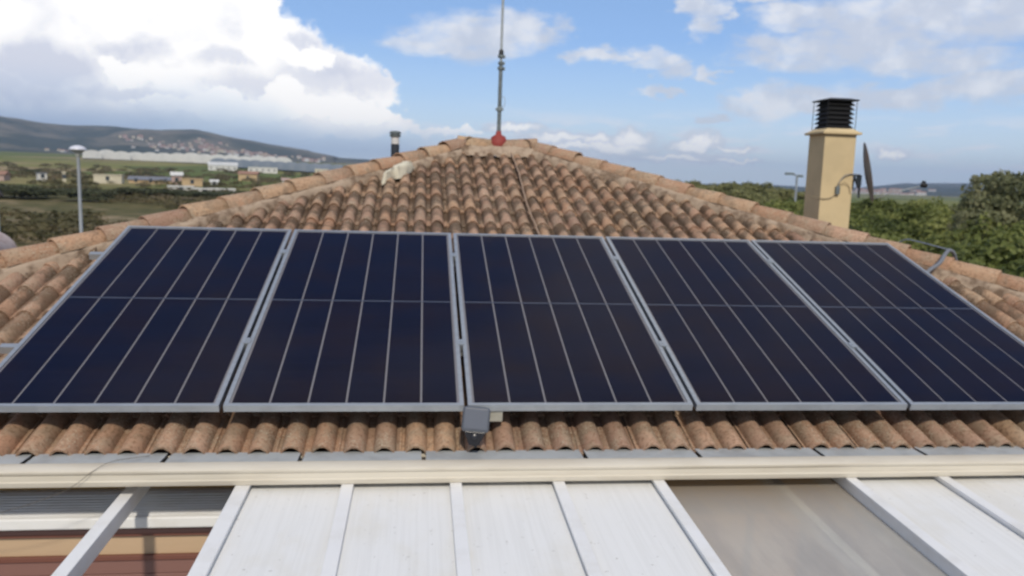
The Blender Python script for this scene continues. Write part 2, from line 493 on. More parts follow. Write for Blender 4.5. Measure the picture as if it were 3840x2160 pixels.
def smoke_bld(g, b, out):
    geo = g.n.new('ShaderNodeNewGeometry'); p = geo.outputs['Position']
    n = g.noise(g.vm('MULTIPLY', p, (5, 1.2, 1)), 1.5, 5, .65)
    c = g.mix(g.smooth(n, .35, .7), (.56, .56, .565), (.70, .69, .67))
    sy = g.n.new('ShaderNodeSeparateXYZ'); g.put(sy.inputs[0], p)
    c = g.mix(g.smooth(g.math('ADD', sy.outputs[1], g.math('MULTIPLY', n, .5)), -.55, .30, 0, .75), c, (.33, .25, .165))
    g.put(b.inputs['Base Color'], c)
    b.inputs['Roughness'].default_value = .28
    tr = g.n.new('ShaderNodeBsdfTransparent'); tr.inputs[0].default_value = (.95, .93, .86, 1)
    mx = g.n.new('ShaderNodeMixShader'); mx.inputs[0].default_value = .58
    g.l.new(b.outputs[0], mx.inputs[1]); g.l.new(tr.outputs[0], mx.inputs[2]); g.l.new(mx.outputs[0], out.inputs[0])


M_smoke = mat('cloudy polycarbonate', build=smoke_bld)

# ================================================================== ground
def prof_left(r):
    return np.interp(np.log(r), np.log([5, 70, 170, 400, 700, 1200, 1500, 2000]), [-4.2, -4.2, -4.4, -3.2, 1.0, 12, 18, 27])


def prof_right(r):
    return np.interp(np.log(r), np.log([5, 70, 170, 400, 700, 1500, 3000, 4500]), [-4.2, -4.4, -4.4, -5, -6, -10, -6, 5])


AZS = [-60, -40, -25.9, -23.9, -21.7, -19.5, -16.8, -14.8, -13.6, -10.6, -8.0, -5.6, -2.8, -.3, 4, 12, 19.8, 23.2, 26.6, 30.2, 32.5, 36.3, 38.9, 45, 70]
ELS = [3.0, 3.4, 2.80, 2.56, 2.52, 2.57, 2.47, 2.59, 2.37, 1.85, 1.55, 1.10, 1.02, .8, .6, .2, .10, .22, .10, .2, .53, .62, .42, .5, .3]


def sstep(x):
    x = np.clip(x, 0, 1); return x * x * (3 - 2 * x)


def vnoise(x, y, seed=0):
    xi = np.floor(x).astype(int); yi = np.floor(y).astype(int)
    fx = sstep(x - xi); fy = sstep(y - yi)

    def h(a, b):
        n = (a * 374761393 + b * 668265263 + seed * 974711) & 0x7fffffff
        n = ((n ^ (n >> 13)) * 1274126177) & 0x7fffffff
        return ((n ^ (n >> 16)) & 0xffff) / 65535.0
    return (h(xi, yi) * (1 - fx) + h(xi + 1, yi) * fx) * (1 - fy) + (h(xi, yi + 1) * (1 - fx) + h(xi + 1, yi + 1) * fx) * fy


def fbm(x, y, seed=0, o=5):
    s = 0; a = .5
    for k in range(o):
        s = s + a * vnoise(x * 2 ** k, y * 2 ** k, seed + k); a *= .5
    return s


def height(x, y):
    x = np.asarray(x, float); y = np.asarray(y, float)
    dx = x - CAM.x; dy = y - CAM.y
    r = np.maximum(np.hypot(dx, dy), 5.0)
    a = np.degrees(np.arctan2(dx, dy))
    t = sstep((a - 2) / 14) * np.where(np.abs(a) < 100, 1, 1)
    z = prof_left(r) * (1 - t) + prof_right(r) * t
    z = z + (fbm(x * .02, y * .02, 3) - .5) * 1.6 * sstep((r - 40) / 60)
    peak = 4300 * (1 - t) + 7600 * t
    ez = np.interp(a, AZS, ELS)
    zp = CAM.z + peak * np.tan(np.radians(ez))
    w = (peak - 2000) * .98
    k = np.where(r < peak, sstep((r - (peak - w)) / w), 1 - .6 * sstep((r - peak) / 2500))
    rid = fbm(x * .0022, y * .0022, 11, 5)
    shape = k ** 1.25
    zz = z * (1 - shape) + zp * shape
    zz = zz - np.maximum(0, rid - .38) * 150 * (1 - .55 * t) * sstep((r - 2100) / 700) * (1 - sstep((r - peak * .93) / (peak * .07)) * .9) * np.where(zp > 60, 1, .25)
    return np.where(r > 2000, zz, z * (1 - 0))


def polar(radii, azs, name, m, kind='structure', center=(CAM.x, CAM.y)):
    A = np.radians(azs)
    rr, aa = np.meshgrid(radii, A, indexing='ij')
    X = center[0] + rr * np.sin(aa); Y = center[1] + rr * np.cos(aa)
    Z = height(X, Y)
    V = np.stack([X, Y, Z], -1).reshape(-1, 3)
    nr, na = rr.shape
    F = []
    for i in range(nr - 1):
        for j in range(na - 1):
            F.append((i * na + j, (i + 1) * na + j, (i + 1) * na + j + 1, i * na + j + 1))
    me = bpy.data.meshes.new(name)
    me.from_pydata([tuple(v) for v in V], [], F)
    me.materials.append(m)
    me.polygons.foreach_set('use_smooth', [True] * len(me.polygons))
    o = link(name, me)
    tag(o, kind=kind)
    return o


def ground_bld(g, b, out):
    geo = g.n.new('ShaderNodeNewGeometry'); p = geo.outputs['Position']
    r = g.vm('DISTANCE', g.vm('MULTIPLY', p, (1, 1, 0)), (CAM.x, CAM.y, 0))
    n1 = g.noise(p, .045, 6, .6); n2 = g.noise(p, .4, 5, .6); n3 = g.noise(g.vm('ADD', p, (90, 20, 0)), .016, 5, .6)
    near = g.ramp(n1, [(.36, (.060, .055, .022)), (.44, (.14, .115, .050)), (.50, (.095, .088, .035)), (.55, (.22, .17, .095)), (.63, (.33, .25, .16))])
    near = g.mix(g.smooth(n2, .42, .62, 0, .7), near, (.055, .062, .022))
    vo = g.n.new('ShaderNodeTexVoronoi'); g.put(vo.inputs['Vector'], g.vm('MULTIPLY', g.vm('ADD', p, g.vm('SCALE', g.noise(p, .01, 3, .5, col=True), 60.0)), (1, .55, 0)))
    vo.inputs['Scale'].default_value = .011
    sv = g.n.new('ShaderNodeSeparateColor'); g.l.new(vo.outputs['Color'], sv.inputs[0])
    fld = g.ramp(sv.outputs[0], [(0, (.11, .14, .035)), (.22, (.22, .21, .065)), (.42, (.12, .14, .04)), (.6, (.33, .25, .14)), (.72, (.14, .165, .045)), (.9, (.25, .215, .09))], 'CONSTANT')
    fld = g.mix(g.smooth(n3, .45, .65, 0, .6), fld, (.095, .115, .034))
    fld = g.mix(g.smooth(n2, .4, .7, 0, .3), fld, (.05, .058, .026))
    c = g.mix(g.smooth(r, 130, 300), near, fld)
    g.put(b.inputs['Base Color'], c)


M_ground = mat('fields', rough=.95, spec=.1, build=ground_bld)


def hill_bld(g, b, out):
    geo = g.n.new('ShaderNodeNewGeometry'); p = geo.outputs['Position']
    s = g.n.new('ShaderNodeSeparateXYZ'); g.put(s.inputs[0], p)
    n1 = g.noise(p, .0035, 7, .6); n2 = g.noise(p, .02, 5, .6)
    c = g.mix(g.smooth(n1, .40, .62), (.055, .066, .045), (.19, .165, .12))
    c = g.mix(g.smooth(n2, .45, .68, 0, .6), c, (.055, .066, .042))
    low = g.smooth(g.math('ADD', s.outputs[2], g.math('MULTIPLY', n1, 60)), 130, 40)
    c = g.mix(g.math('MULTIPLY', low, .75), c, (.040, .052, .038))  # cloud shadow on the lower slopes, painted in as darker growth
    g.put(b.inputs['Base Color'], c)


M_hill = mat('hill scrub', rough=.95, spec=.05, build=hill_bld)
azg = np.linspace(-180, 180, 241)
fine = np.unique(np.concatenate([azg, np.arange(-34, 46, .5)]))
polar(np.geomspace(6, 2300, 90), fine, 'ground', M_ground)
polar(np.linspace(2300, 9500, 90), np.unique(np.concatenate([np.arange(-180, 180.1, 3), np.arange(-34, 46, .35)])), 'hills', M_hill)

# ================================================================== the house
AL = 0.3066
ca, sa = math.cos(AL), math.sin(AL)
RX = Matrix.Rotation(AL, 4, 'X')
YR = 4.97          # ridge line
HR = 0.37          # half ridge length
DT = 0.14          # tile crests below the glass plane
HY = 5.09          # eave run


def on_roof(x, t, d=DT):
    """world point: x along the eave, t up the slope from the array's lower edge, d below the glass plane"""
    return Vector((x, t * ca + d * sa, t * sa - d * ca))


T_EAVE = (-.088 - DT * sa) / ca
T_RIDGE = (YR - DT * sa) / ca
Z_RIDGE = T_RIDGE * sa - DT * ca

house = thing('house', 'hip-roofed house with weathered brown double-wave roof tiles', 'house', (0, YR, -4.2))
Hinv = Matrix.Translation((0, -YR, 4.2))


def hchild(o, parent=house):
    """parent a world-space built object under the house"""
    o.parent = parent
    o.matrix_parent_inverse = Matrix.Identity(4)
    o.matrix_local = Hinv @ o.matrix_local if parent == house else o.matrix_local
    return o


# walls
mb = MB()
mb.box((-4.95, .12, -4.25), (4.95, 9.7, -.30))
walls = hchild(mb.obj('wall', M_wall))
# roof deck: closed hipped body a little below the tiles
mb = MB()
zE = T_EAVE * sa - DT * ca - .085
zR = Z_RIDGE - .085
x0, x1, y0, y1 = -HR - HY + .05, HR + HY - .05, YR - HY + .05, YR + HY - .05
vs = [(x0, y0, zE), (x1, y0, zE), (x1, y1, zE), (x0, y1, zE), (-HR, YR, zR), (HR, YR, zR),
      (x0, y0, zE - .09), (x1, y0, zE - .09), (x1, y1, zE - .09), (x0, y1, zE - .09)]
fs = [(0, 1, 5, 4), (1, 2, 5), (2, 3, 4, 5), (3, 0, 4), (6, 7, 1, 0), (7, 8, 2, 1), (8, 9, 3, 2), (9, 6, 0, 3), (9, 8, 7, 6)]
mb.add(vs, fs)
roof = hchild(mb.obj('roof', M_deck))

# --- one double-wave tile, local x 0..0.29, y 0 (front) .. 0.42, z 0 = crest
TW, TE, TL = .2915, .34, .42


def tile_geo(ncol=9, lift=.013):
    P = (TW - .006) / 2
    HW = .385
    ts = [.03, .07, .5 - HW] + [.5 - HW * math.cos(PI * k / (ncol - 3)) for k in range(1, ncol - 3)] + [.5 + HW, .93, 1.0]
    xs = [0.0, .0065] + [.006 + (h + t) * P for h in range(2) for t in ts]
    xs = sorted(set(round(x, 5) for x in xs))

    def prof(x):
        ph = ((x - .00601) % P) / P
        d = abs(ph - .5) / HW
        c = max(0.0, 1 - d * d) ** .8
        return -.058 + .058 * c - (.004 if .95 < d < 1.1 else 0), c
    vs = []; uv = []; fs = []; fuv = []
    rows = [(0.0, lift), (.17, lift * .6), (TL, -.006)]
    for y, dz in rows:
        for x in xs:
            z, c = prof(x)
            if x <= .0066: z += .009; c = .5
            vs.append((x, y, z + dz)); uv.append((c, min(1, y / TE)))
    n = len(xs)
    for i in range(len(rows) - 1):
        for j in range(n - 1):
            fs.append((i * n + j, i * n + j + 1, (i + 1) * n + j + 1, (i + 1) * n + j))
    b = len(vs)
    for x in xs:
        z, c = prof(x)
        if x <= .0066: z += .009
        vs.append((x, .004, z + lift - .014)); uv.append((c, 0))
    for j in range(n - 1):
        fs.append((b + j, b + j + 1, j + 1, j))
    # underside strip so that the lip has thickness
    b2 = len(vs)
    for x in xs:
        z, c = prof(x)
        vs.append((x, .05, z + lift - .016)); uv.append((c, 0))
    for j in range(n - 1):
        fs.append((b2 + j, b2 + j + 1, b + j + 1, b + j))
    return vs, fs, uv


def tile_mesh(name, m, ncol=9):
    vs, fs, uv = tile_geo(ncol)
    me = bpy.data.meshes.new(name)
    me.from_pydata(vs, [], fs)
    ul = me.uv_layers.new(name='UVMap')
    for L in me.loops: ul.data[L.index].uv = uv[L.vertex_index]
    me.materials.append(m)
    me.polygons.foreach_set('use_smooth', [True] * len(me.polygons))
    me.update(); me.set_sharp_from_angle(angle=R(50))
    return me


tmesh = tile_mesh('roof_tile', M_tile, 10)
tjoin_geo = tile_geo(7)


def clip(me_src, Mw, planes):
    """copy of a mesh cut (in world space) by vertical planes; None if nothing is left"""
    bm = bmesh.new(); bm.from_mesh(me_src)
    inv = Mw.inverted()
    for co, no in planes:
        lco = inv @ Vector(co); lno = (inv.to_3x3() @ Vector(no)).normalized()
        bmesh.ops.bisect_plane(bm, geom=bm.verts[:] + bm.edges[:] + bm.faces[:], plane_co=lco, plane_no=lno, clear_outer=True, dist=1e-5)
    if len(bm.faces) < 4:
        bm.free(); return None
    me = bpy.data.meshes.new('roof_tile'); bm.to_mesh(me); bm.free()
    for m in me_src.materials:
        if m.name not in me.materials: me.materials.append(m)
    return me


s2 = math.sqrt(.5)
HIP_PL = [((-HR, YR, 0), (-s2, s2, 0)), ((HR, YR, 0), (s2, s2, 0))]   # outward normals for the front face
join = MB(); join_uv = []; join_tone = []
n_ind = 0
nrows = int((T_RIDGE - T_EAVE) / TE) + 1
NX = 19
Rinv = Hinv            # tiles sit in the house frame via the roof object
for row in range(nrows):
    t = T_EAVE + row * TE
    for c in range(-NX - 1, NX + 2):
        x = c * TW - .02 + .0
        half = HR + (T_RIDGE - t) * ca + .02
        if x > half or x + TW < -half: continue
        if t + .10 > T_RIDGE: continue
        rz = rng.normal(0, .0035); dz = rng.normal(0, .0018); dy = rng.normal(0, .004)
        Mt = RX @ Matrix.Translation((x, t + dy, -DT - .012 + dz)) @ Matrix.Rotation(rz, 4, 'Z') @ Matrix.Rotation(rng.normal(0, .004), 4, 'Y')
        # hidden wholly under the array -> joined field
        under = (x > -2.80 and x + TW < 2.80 and t > .16 and t + TE < 2.10)
        if under:
            vs, fs, uv = tjoin_geo
            o0 = len(join.v)
            join.add([Mt @ Vector(v) for v in vs], fs)
            join_uv += uv; join_tone += [rng.random()] * len(vs)
            continue
        halfb = HR + (T_RIDGE - t - TL) * ca
        cut = (abs(x) > halfb - .02 or abs(x + TW) > halfb - .02 or t + TL > T_RIDGE - .1)
        me = tmesh
        if cut:
            pl = HIP_PL + [((0, YR - .085, 0), (0, 1, 0))]
            me = clip(tmesh, Mt, pl)
            if me is None: continue
        o = link('roof_tile', me, roof)
        o.matrix_local = Mt
        n_ind += 1
# other three roof faces as one joined field
def face_tiles(rot, halfridge, row0=0):
    """rot: rotation of the front face about the house centre"""
    Mc = Matrix.Translation((0, YR, 0)) @ Matrix.Rotation(rot, 4, 'Z') @ Matrix.Translation((0, -YR, 0))
    side = halfridge == 0
    off = HR if side else 0
    for row in range(nrows):
        t = T_EAVE + row * TE
        for c in range(-NX - 2, NX + 3):
            x = c * TW
            half = halfridge + (T_RIDGE - t - TL * .5) * ca
            if x + TW > half + .05 or x < -half - .05: continue
            ky = min(1.0, (T_RIDGE - .05 - t) / TL)
            if ky < .25: continue
            Mt = Mc @ Matrix.Translation((0, -off, 0)) @ RX @ Matrix.Translation((x, t, -DT - .012 + rng.normal(0, .002))) @ Matrix.Diagonal((1, ky, 1, 1))
            vs, fs, uv = tjoin_geo
            join.add([Mt @ Vector(v) for v in vs], fs)
            join_uv.extend(uv); join_tone.extend([rng.random()] * len(vs))


face_tiles(PI / 2, 0); face_tiles(-PI / 2, 0); face_tiles(PI, HR)
me = join.mesh('tile_field', M_tile, smooth=50)
ul = me.uv_layers.new(name='UVMap')
uvarr = np.array(join_uv, 'f'); li = np.empty(len(me.loops), 'i'); me.loops.foreach_get('vertex_index', li)
ul.data.foreach_set('uv', uvarr[li].ravel())
at = me.attributes.new('tone', 'FLOAT', 'POINT'); at.data.foreach_set('value', np.array(join_tone, 'f'))
tf = link('tile_field', me, roof); tag(tf, kind='stuff')

# --- hip and ridge caps: tapered half-round clay tiles
def cap_mesh(L=.42, r0=.100, r1=.080, n=9, th=.014):
    mb = MB(); vs = []; fs = []; uv = []
    for (rr, y, dz) in ((r0, 0, .014), (r0 * .5 + r1 * .5, L * .5, .007), (r1, L, 0), (r0 - th, .001, .014), (r0 - th - .004, .06, .012)):
        for k in range(n + 1):
            a = PI * (k / n) * 1.06 - .03 * PI
            vs.append((rr * math.cos(a), y, rr * .92 * math.sin(a) + dz)); uv.append((.85, y / L * .7))
    w = n + 1
    for (i, j) in ((0, 1), (1, 2), (3, 0), (4, 3)):
        for k in range(n): fs.append((i * w + k, i * w + k + 1, j * w + k + 1, j * w + k))
    me = bpy.data.meshes.new('hip_tile'); me.from_pydata(vs, [], fs)
    ul = me.uv_layers.new(name='UVMap')
    for Lp in me.loops: ul.data[Lp.index].uv = uv[Lp.vertex_index]
    me.materials.append(M_cap); me.polygons.foreach_set('use_smooth', [True] * len(me.polygons)); me.update()
    me.set_sharp_from_angle(angle=R(50))
    return me


cmesh = cap_mesh()
hipdir = {}
slope = sa / ca
for name, sx_, sy_ in (('l', -1, -1), ('r', 1, -1), ('bl', -1, 1), ('br', 1, 1)):
    # from ridge end downwards
    top = Vector((sx_ * HR, YR, Z_RIDGE + .002))
    d = Vector((sx_, sy_, -slope)).normalized()
    total = HY * math.sqrt(2 + slope * slope)
    k = 0
    s = .30
    while s < total + .12:
        s_use = min(s, total + .08)
        p = top + d * s_use
        yax = -d
        xax = Vector((-d.y, d.x, 0)).normalized() * -1
        zax = xax.cross(yax).normalized()
        if zax.z < 0: xax = -xax; zax = xax.cross(yax).normalized()
        Mw = Matrix((xax, yax, zax)).transposed().to_4x4(); Mw.translation = p
        Mw = Mw @ Matrix.Translation((rng.normal(0, .004), 0, rng.normal(0, .003))) @ Matrix.Rotation(rng.normal(0, .012), 4, 'Z') @ Matrix.Rotation(rng.normal(0, .01) + .012, 4, 'X')
        o = link('hip_tile', cmesh, roof); o.matrix_local = Mw
        s += .331
for sg in (-1, 1):
    Mw = Matrix.Translation((sg * (HR + .06), YR, Z_RIDGE + .016)) @ Matrix.Rotation(PI / 2 * sg, 4, 'Z')
    o = link('ridge_tile', cmesh, roof); o.matrix_local = Mw

# mortar bedding beside the caps on the front face
for sg in (-1, 1):
    mb = MB(); n = 90; vs = []
    for i in range(n + 1):
        q = .0 + i / n * (HY - .05)
        for j, (w, zz) in enumerate(((.03, .02), (.105, .024), (.13, .004), (.155, -.07))):
            ww = w + (rng.normal(0, .016) if j > 1 else 0)
            zz2 = zz + rng.normal(0, .006)
            # move from the hip line along the eave direction towards the face
            x = sg * (HR + q - ww * 1.25)
            y = YR - q
            tt = (y - DT * sa) / ca
            P = on_roof(x, tt, DT - zz2)
            vs.append(P)
    fs = []
    for i in range(n):
        for j in range(3):
            a = i * 4 + j
            fs.append((a, a + 1, a + 5, a + 4) if sg < 0 else (a + 4, a + 5, a + 1, a))
    mb.add(vs, fs)
    mb.obj('mortar', M_mortar, roof, smooth=True)
mb = MB(); vs = []
for i in range(25):
    x = -HR - .06 + i / 24 * (2 * HR + .12)
    for yy, zz in ((.01, .05), (-.085, .046), (-.13, .028), (-.20, -.03)):
        vs.append(on_roof(x, (YR + yy + rng.normal(0, .008) - DT * sa) / ca, DT - zz - rng.normal(0, .005)))
mb.add(vs, [(i * 4 + j + 4, i * 4 + j + 5, i * 4 + j + 1, i * 4 + j) for i in range(24) for j in range(3)])
mb.obj('mortar', M_mortar, roof, smooth=True)
# white cement patch on the left hip
mb = MB(); vs = []; fs = []
na_, nb_ = 14, 7
for i in range(na_ + 1):
    for j in range(nb_ + 1):
        a = i / na_ * 2 - 1; b2_ = j / nb_ * 2 - 1
        x = -1.03 + a * .135 + rng.normal(0, .009)
        y = 4.03 + a * .20 + b2_ * .085 * (1 + .45 * math.sin(a * 4.2 + .5)) + rng.normal(0, .008)
        hgt = .045 + .035 * max(0, 1 - abs(a) ** 3) * max(0, 1 - abs(b2_) ** 2) - .075 * (max(abs(a), abs(b2_)) > .99)
        vs.append(on_roof(x, (y - DT * sa) / ca, DT - hgt))
for i in range(na_):
    for j in range(nb_):
        a = i * (nb_ + 1) + j
        fs.append((a, a + nb_ + 1, a + nb_ + 2, a + 1))
mb.add(vs, fs)
mb.obj('cement_patch', M_patch, roof, smooth=True)

# --- flashing sheets and box gutter
mb = MB()
seams = [-4.4, -3.75, -3.15, -2.55, -1.958, -1.355, -.79, -.02, .546, 1.174, 1.719, 2.32, 2.95, 3.55, 4.15, 4.75, 5.3]
for a, b in zip(seams[:-1], seams[1:]):
    m2 = MB()
    w0 = .022
    m2.box((a + w0, -.238, -.2145), (b, -.055, -.2105))
    m2.box((a + w0, -.238, -.2345), (b, -.2355, -.2147))
    hchild(m2.obj('flashing_sheet', M_zinc))
gut = MB()
prof = [(-.055, -.276), (-.055, -.225), (-.051, -.225), (-.051, -.280), (-.286, -.280), (-.290, -.272), (-.2935, -.256), (-.2895, -.252), (-.2895, -.226),
        (-.2955, -.221), (-.3005, -.213), (-.300, -.206), (-.292, -.1995), (-.236, -.1915), (-.228, -.1925), (-.226, -.200), (-.231, -.203), (-.282, -.209), (-.282, -.276)]
for x in (-5.55, 5.55):
    gut.v += [(x, p[0], p[1]) for p in prof]
n = len(prof)
gut.f += [(i, (i + 1) % n, n + (i + 1) % n, n + i) for i in range(n)]
gut.mi += [0] * n
gutter = hchild(gut.obj('gutter', M_beige, smooth=40))
for i, x in enumerate(seams):
    m2 = MB().box((x + .002, -.226, -.250), (x + .020, -.051, -.240))
    m2.obj('hanger', M_brown_strap, gutter)

# --- vent pipe beyond the left hip
vx, vy = -1.115, 5.55
vp = MB().lathe([(.046, .9), (.046, 1.47)], 16); vpo = MB()
vent = hchild(MB().lathe([(.047, .95), (.047, 1.455)], 18, Matrix.Translation((vx, vy, 0))).obj('vent_pipe', mat('dark pipe', (.025, .03, .04), .5), smooth=40))
MB().lathe([(.046, 1.455), (.046, 1.535)], 18, Matrix.Translation((vx, vy, 0))).obj('collar', mat('pale collar', (.62, .60, .58), .5), vent, smooth=40)
mcap = MB()
mcap.lathe([(.056, 1.535), (.062, 1.545), (.062, 1.562), (.045, 1.566)], 18, Matrix.Translation((vx, vy, 0)))
mcap.lathe([(.045, 1.566), (.064, 1.571), (.064, 1.592), (.052, 1.598), (.01, 1.604)], 18, Matrix.Translation((vx, vy, 0)))
mcap.obj('cowl', M_galv, vent, smooth=40)

# --- chimney
cx0, cx1, cy0, cy1 = 4.005, 4.405, 5.5, 5.9
MB().box((cx0, cy0, .2), (cx1, cy1, 1.755))
chm = MB().box((cx0, cy0, .2), (cx1, cy1, 1.755))
chim = hchild(chm.obj('chimney', M_chim, bevel=.006))
mb = MB(); e = .045
ccx, ccy = (cx0 + cx1) / 2, (cy0 + cy1) / 2
hw = .2


def frustum(mb, cx, cy, z0, h0, z1, h1):
    vs = [(cx - h0, cy - h0, z0), (cx + h0, cy - h0, z0), (cx + h0, cy + h0, z0), (cx - h0, cy + h0, z0),
          (cx - h1, cy - h1, z1), (cx + h1, cy - h1, z1), (cx + h1, cy + h1, z1), (cx - h1, cy + h1, z1)]
    mb.add(vs, [(3, 2, 1, 0), (4, 5, 6, 7), (0, 1, 5, 4), (1, 2, 6, 5), (2, 3, 7, 6), (3, 0, 4, 7)])


frustum(mb, ccx, ccy, 1.756, hw + e, 1.786, hw + e)
frustum(mb, ccx, ccy, 1.787, hw + e * .6, 1.828, hw - .03)
mb.obj('crown', M_chim, chim, bevel=.005)
for i in range(6):
    mb = MB(); z = 1.835 + i * .054
    frustum(mb, ccx, ccy, z, .170, z + .040, .135)
    mb.obj('cowl_slat', M_black, chim)
mb = MB(); frustum(mb, ccx, ccy, 2.158, .200, 2.172, .200); frustum(mb, ccx, ccy, 2.173, .196, 2.192, .12)
mb.obj('cowl_lid', M_black, chim)
MB().box((ccx - .130, ccy - .130, 1.80), (ccx + .130, ccy + .130, 2.157)).obj('cowl_core', M_black, chim)
for a, b in ((-1, -1), (1, -1), (1, 1), (-1, 1)):
    MB().tube([(ccx + a * .182, ccy + b * .182, 1.79), (ccx + a * .182, ccy + b * .182, 2.16)], .0038, 6).obj('cowl_rod', M_black, chim)

# ================================================================== solar array
PW, PL, PP = 1.134, 2.278, 1.154
plabels = ['leftmost dark blue solar panel of the row, its lower corner outside the picture',
           'second solar panel from the left in the roof array, left of the dark sensor box',
           'middle solar panel of the roof array, its lower left corner behind the dark sensor box',
           'second solar panel from the right in the roof array, purplish tinged lower half',
           'rightmost solar panel of the roof array, beside the grey conduit over the hip']
fr = MB()
fw, ft = .021, .035
# hollow rim: four rails
for a, b in (((0, 0, -ft), (PW, fw, 0)), ((0, PL - fw, -ft), (PW, PL, 0)), ((0, fw + .0005, -ft), (fw, PL - fw - .0005, 0)), ((PW - fw, fw + .0005, -ft), (PW, PL - fw - .0005, 0))):
    fr.box(a, b)
frame_me = fr.mesh('frame', M_alu)
back_me = MB().box((fw, fw, -.012), (PW - fw, PL - fw, -.008)).mesh('backsheet', M_back)
glass_me = MB().add([(fw, fw, -.003), (PW - fw, fw, -.003), (PW - fw, PL - fw, -.003), (fw, PL - fw, -.003)], [(0, 1, 2, 3)]).mesh('glass', M_glass)
cw = (PW - 2 * fw - .024 - 5 * .0095) / 6
chh = (PL - 2 * fw - .024 - .014) / 2
cell_me = MB().box((0, 0, -.0078), (cw, chh, -.0060)).mesh('cell_strip', M_cell)
mid_me = MB().box((fw + .012, PL / 2 - .0065, -.0078), (PW - fw - .012, PL / 2 + .0065, -.0058)).mesh('busbar', M_back_mid)
proto = None
for i in range(5):
    if proto is None:
        root = thing('solar_panel', plabels[i], 'solar panel', group='five solar panels in a row on the roof')
        link('frame', frame_me, root); link('backsheet', back_me, root); link('busbar', mid_me, root)
        for hf in range(2):
            for k in range(6):
                c = link('cell_strip', cell_me, root)
                c.location = (fw + .012 + k * (cw + .0095), fw + .012 + hf * (chh + .014), 0)
        link('glass', glass_me, root)
        proto = root; kd = kids_of(root)
    else:
        root = copy_tree(proto, kd)
        root['label'] = plabels[i]
    x = (i - 2.5) * PP + (PP - PW) / 2
    root.matrix_local = RX @ Matrix.Translation((x, 0, 0.0)) @ Matrix.Rotation(rng.normal(0, .0006), 4, 'Z')
# mounting rails with clamps
for t, lb in ((.62, 'lower aluminium mounting rail poking out left under the solar panels'), (1.86, 'upper aluminium mounting rail poking out left under the solar panels')):
    rail = thing('mounting_rail', lb, 'rail', group='mounting rails under the panels')
    rail.matrix_local = RX @ Matrix.Translation((0, t, 0))
    MB().box((-2.99, -.02, -.0755), (2.93, .02, -.0355)).obj('rail_profile', M_alu, rail)
    for j in range(-2, 4):
        x = (j - .5) * PP
        if abs(x) > 2.6:
            continue
        m = MB().box((x - .0085, -.03, -.034), (x + .0085, .03, .002)).box((x - .019, -.028, .0022), (x + .019, .028, .0055))
        m.lathe([(.006, .0056), (.006, .011)], 8, Matrix.Translation((x, 0, 0)))
        m.obj('clamp', M_clamp, rail)

# ================================================================== small things on the roof
# sensor box in front of the middle panels
sb = thing('sensor_box', 'dark grey plastic box with tapered black underside before the middle panels', 'sensor box', (-.535, -.105, -.04))
sb.scale = (1.06, 1.06, 1.06)
sb.rotation_euler = (R(-14), R(4), R(-4))
m = MB().box((-.062, -.030, -.056), (.062, .030, .056)); o = m.obj('housing', M_darkp, sb, bevel=.014)
m = MB().box((-.052, -.0322, -.040), (.052, -.0305, .047)); m.obj('face_plate', mat('grey face', (.10, .11, .135), .35), sb, bevel=.0015)
m = MB()
vs = [(-.052, -.022, -.050), (.052, -.022, -.050), (.052, .022, -.050), (-.052, .022, -.050), (-.022, -.016, -.115), (.022, -.016, -.115), (.022, .016, -.115), (-.022, .016, -.115)]
m.add(vs, [(0, 1, 2, 3), (7, 6, 5, 4), (4, 5, 1, 0), (5, 6, 2, 1), (6, 7, 3, 2), (7, 4, 0, 3)])
m.obj('base', M_darkp2, sb, bevel=.006)
m = MB().lathe([(.016, 0), (.016, .004), (.010, .007)], 12, Matrix.Translation((0, -.024, -.076)) @ Matrix.Rotation(PI / 2, 4, 'X')); m.obj('lens', M_darkp2, sb, smooth=40)
m = MB().tube([(0, .02, -.10), (0.01, .05, -.125), (.02, .10, -.12)], .007, 8); m.obj('bracket', M_darkp2, sb, smooth=True)
jb = thing('junction_box', 'small pale beige block tucked under the panels right of the dark sensor box', 'junction box', on_roof(-.43, .03, .06))
jb.rotation_euler = (AL * .7, 0, R(-2))
MB().box((-.038, -.022, -.045), (.038, .05, .030)).obj('case', M_boxp, jb, bevel=.006)
MB().box((-.034, -.0225, .031), (.034, .046, .036)).obj('lid', M_boxp, jb, bevel=.002)

# antenna mast
mast = thing('antenna_mast', 'grey metal aerial mast rising from a red sealed foot on the ridge', 'antenna mast', (.012, YR, Z_RIDGE + .08))
Mz = Matrix.Rotation(R(.4), 4, 'Y')
mast.rotation_euler = (0, R(.25), 0)
MB().lathe([(.021, -.02), (.021, .80)], 12).obj('lower_pole', M_galv, mast, smooth=40)
MB().lathe([(.014, .80), (.014, 1.02), (.013, 2.6)], 12).obj('upper_pole', M_galv_l, mast, smooth=40)
for z, w, nm in ((.325, .042, 'cross_clamp'),):
    MB().box((-w, -.016, z), (w, .016, z + .018)).box((-.028, -.03, z - .012), (.028, .03, z + .03)).obj(nm, M_galv, mast, bevel=.002)
for z, r in ((.745, .036), (.80, .030), (.87, .036)):
    MB().lathe([(.022, z), (r, z + .006), (r, z + .03), (.022, z + .036)], 10).box((r * .6, -.014, z), (r * .6 + .022, .014, z + .032)).obj('bracket', M_galv, mast)
MB().lathe([(.026, .905), (.026, .94), (.012, .965)], 10).obj('joint_sleeve', M_black, mast, smooth=40)
MB().tube([(.02, 0, .34), (.05, -.01, .37), (.06, -.01, .43), (.045, -.005, .47), (.021, 0, .46)], .003, 6).obj('cable_loop', M_galv_l, mast, smooth=True)
mb = MB()
mb.lathe([(.10, -.10), (.105, -.02), (.078, .035), (.038, .075), (.024, .11)], 7, Matrix.Rotation(.3, 4, 'Z'))
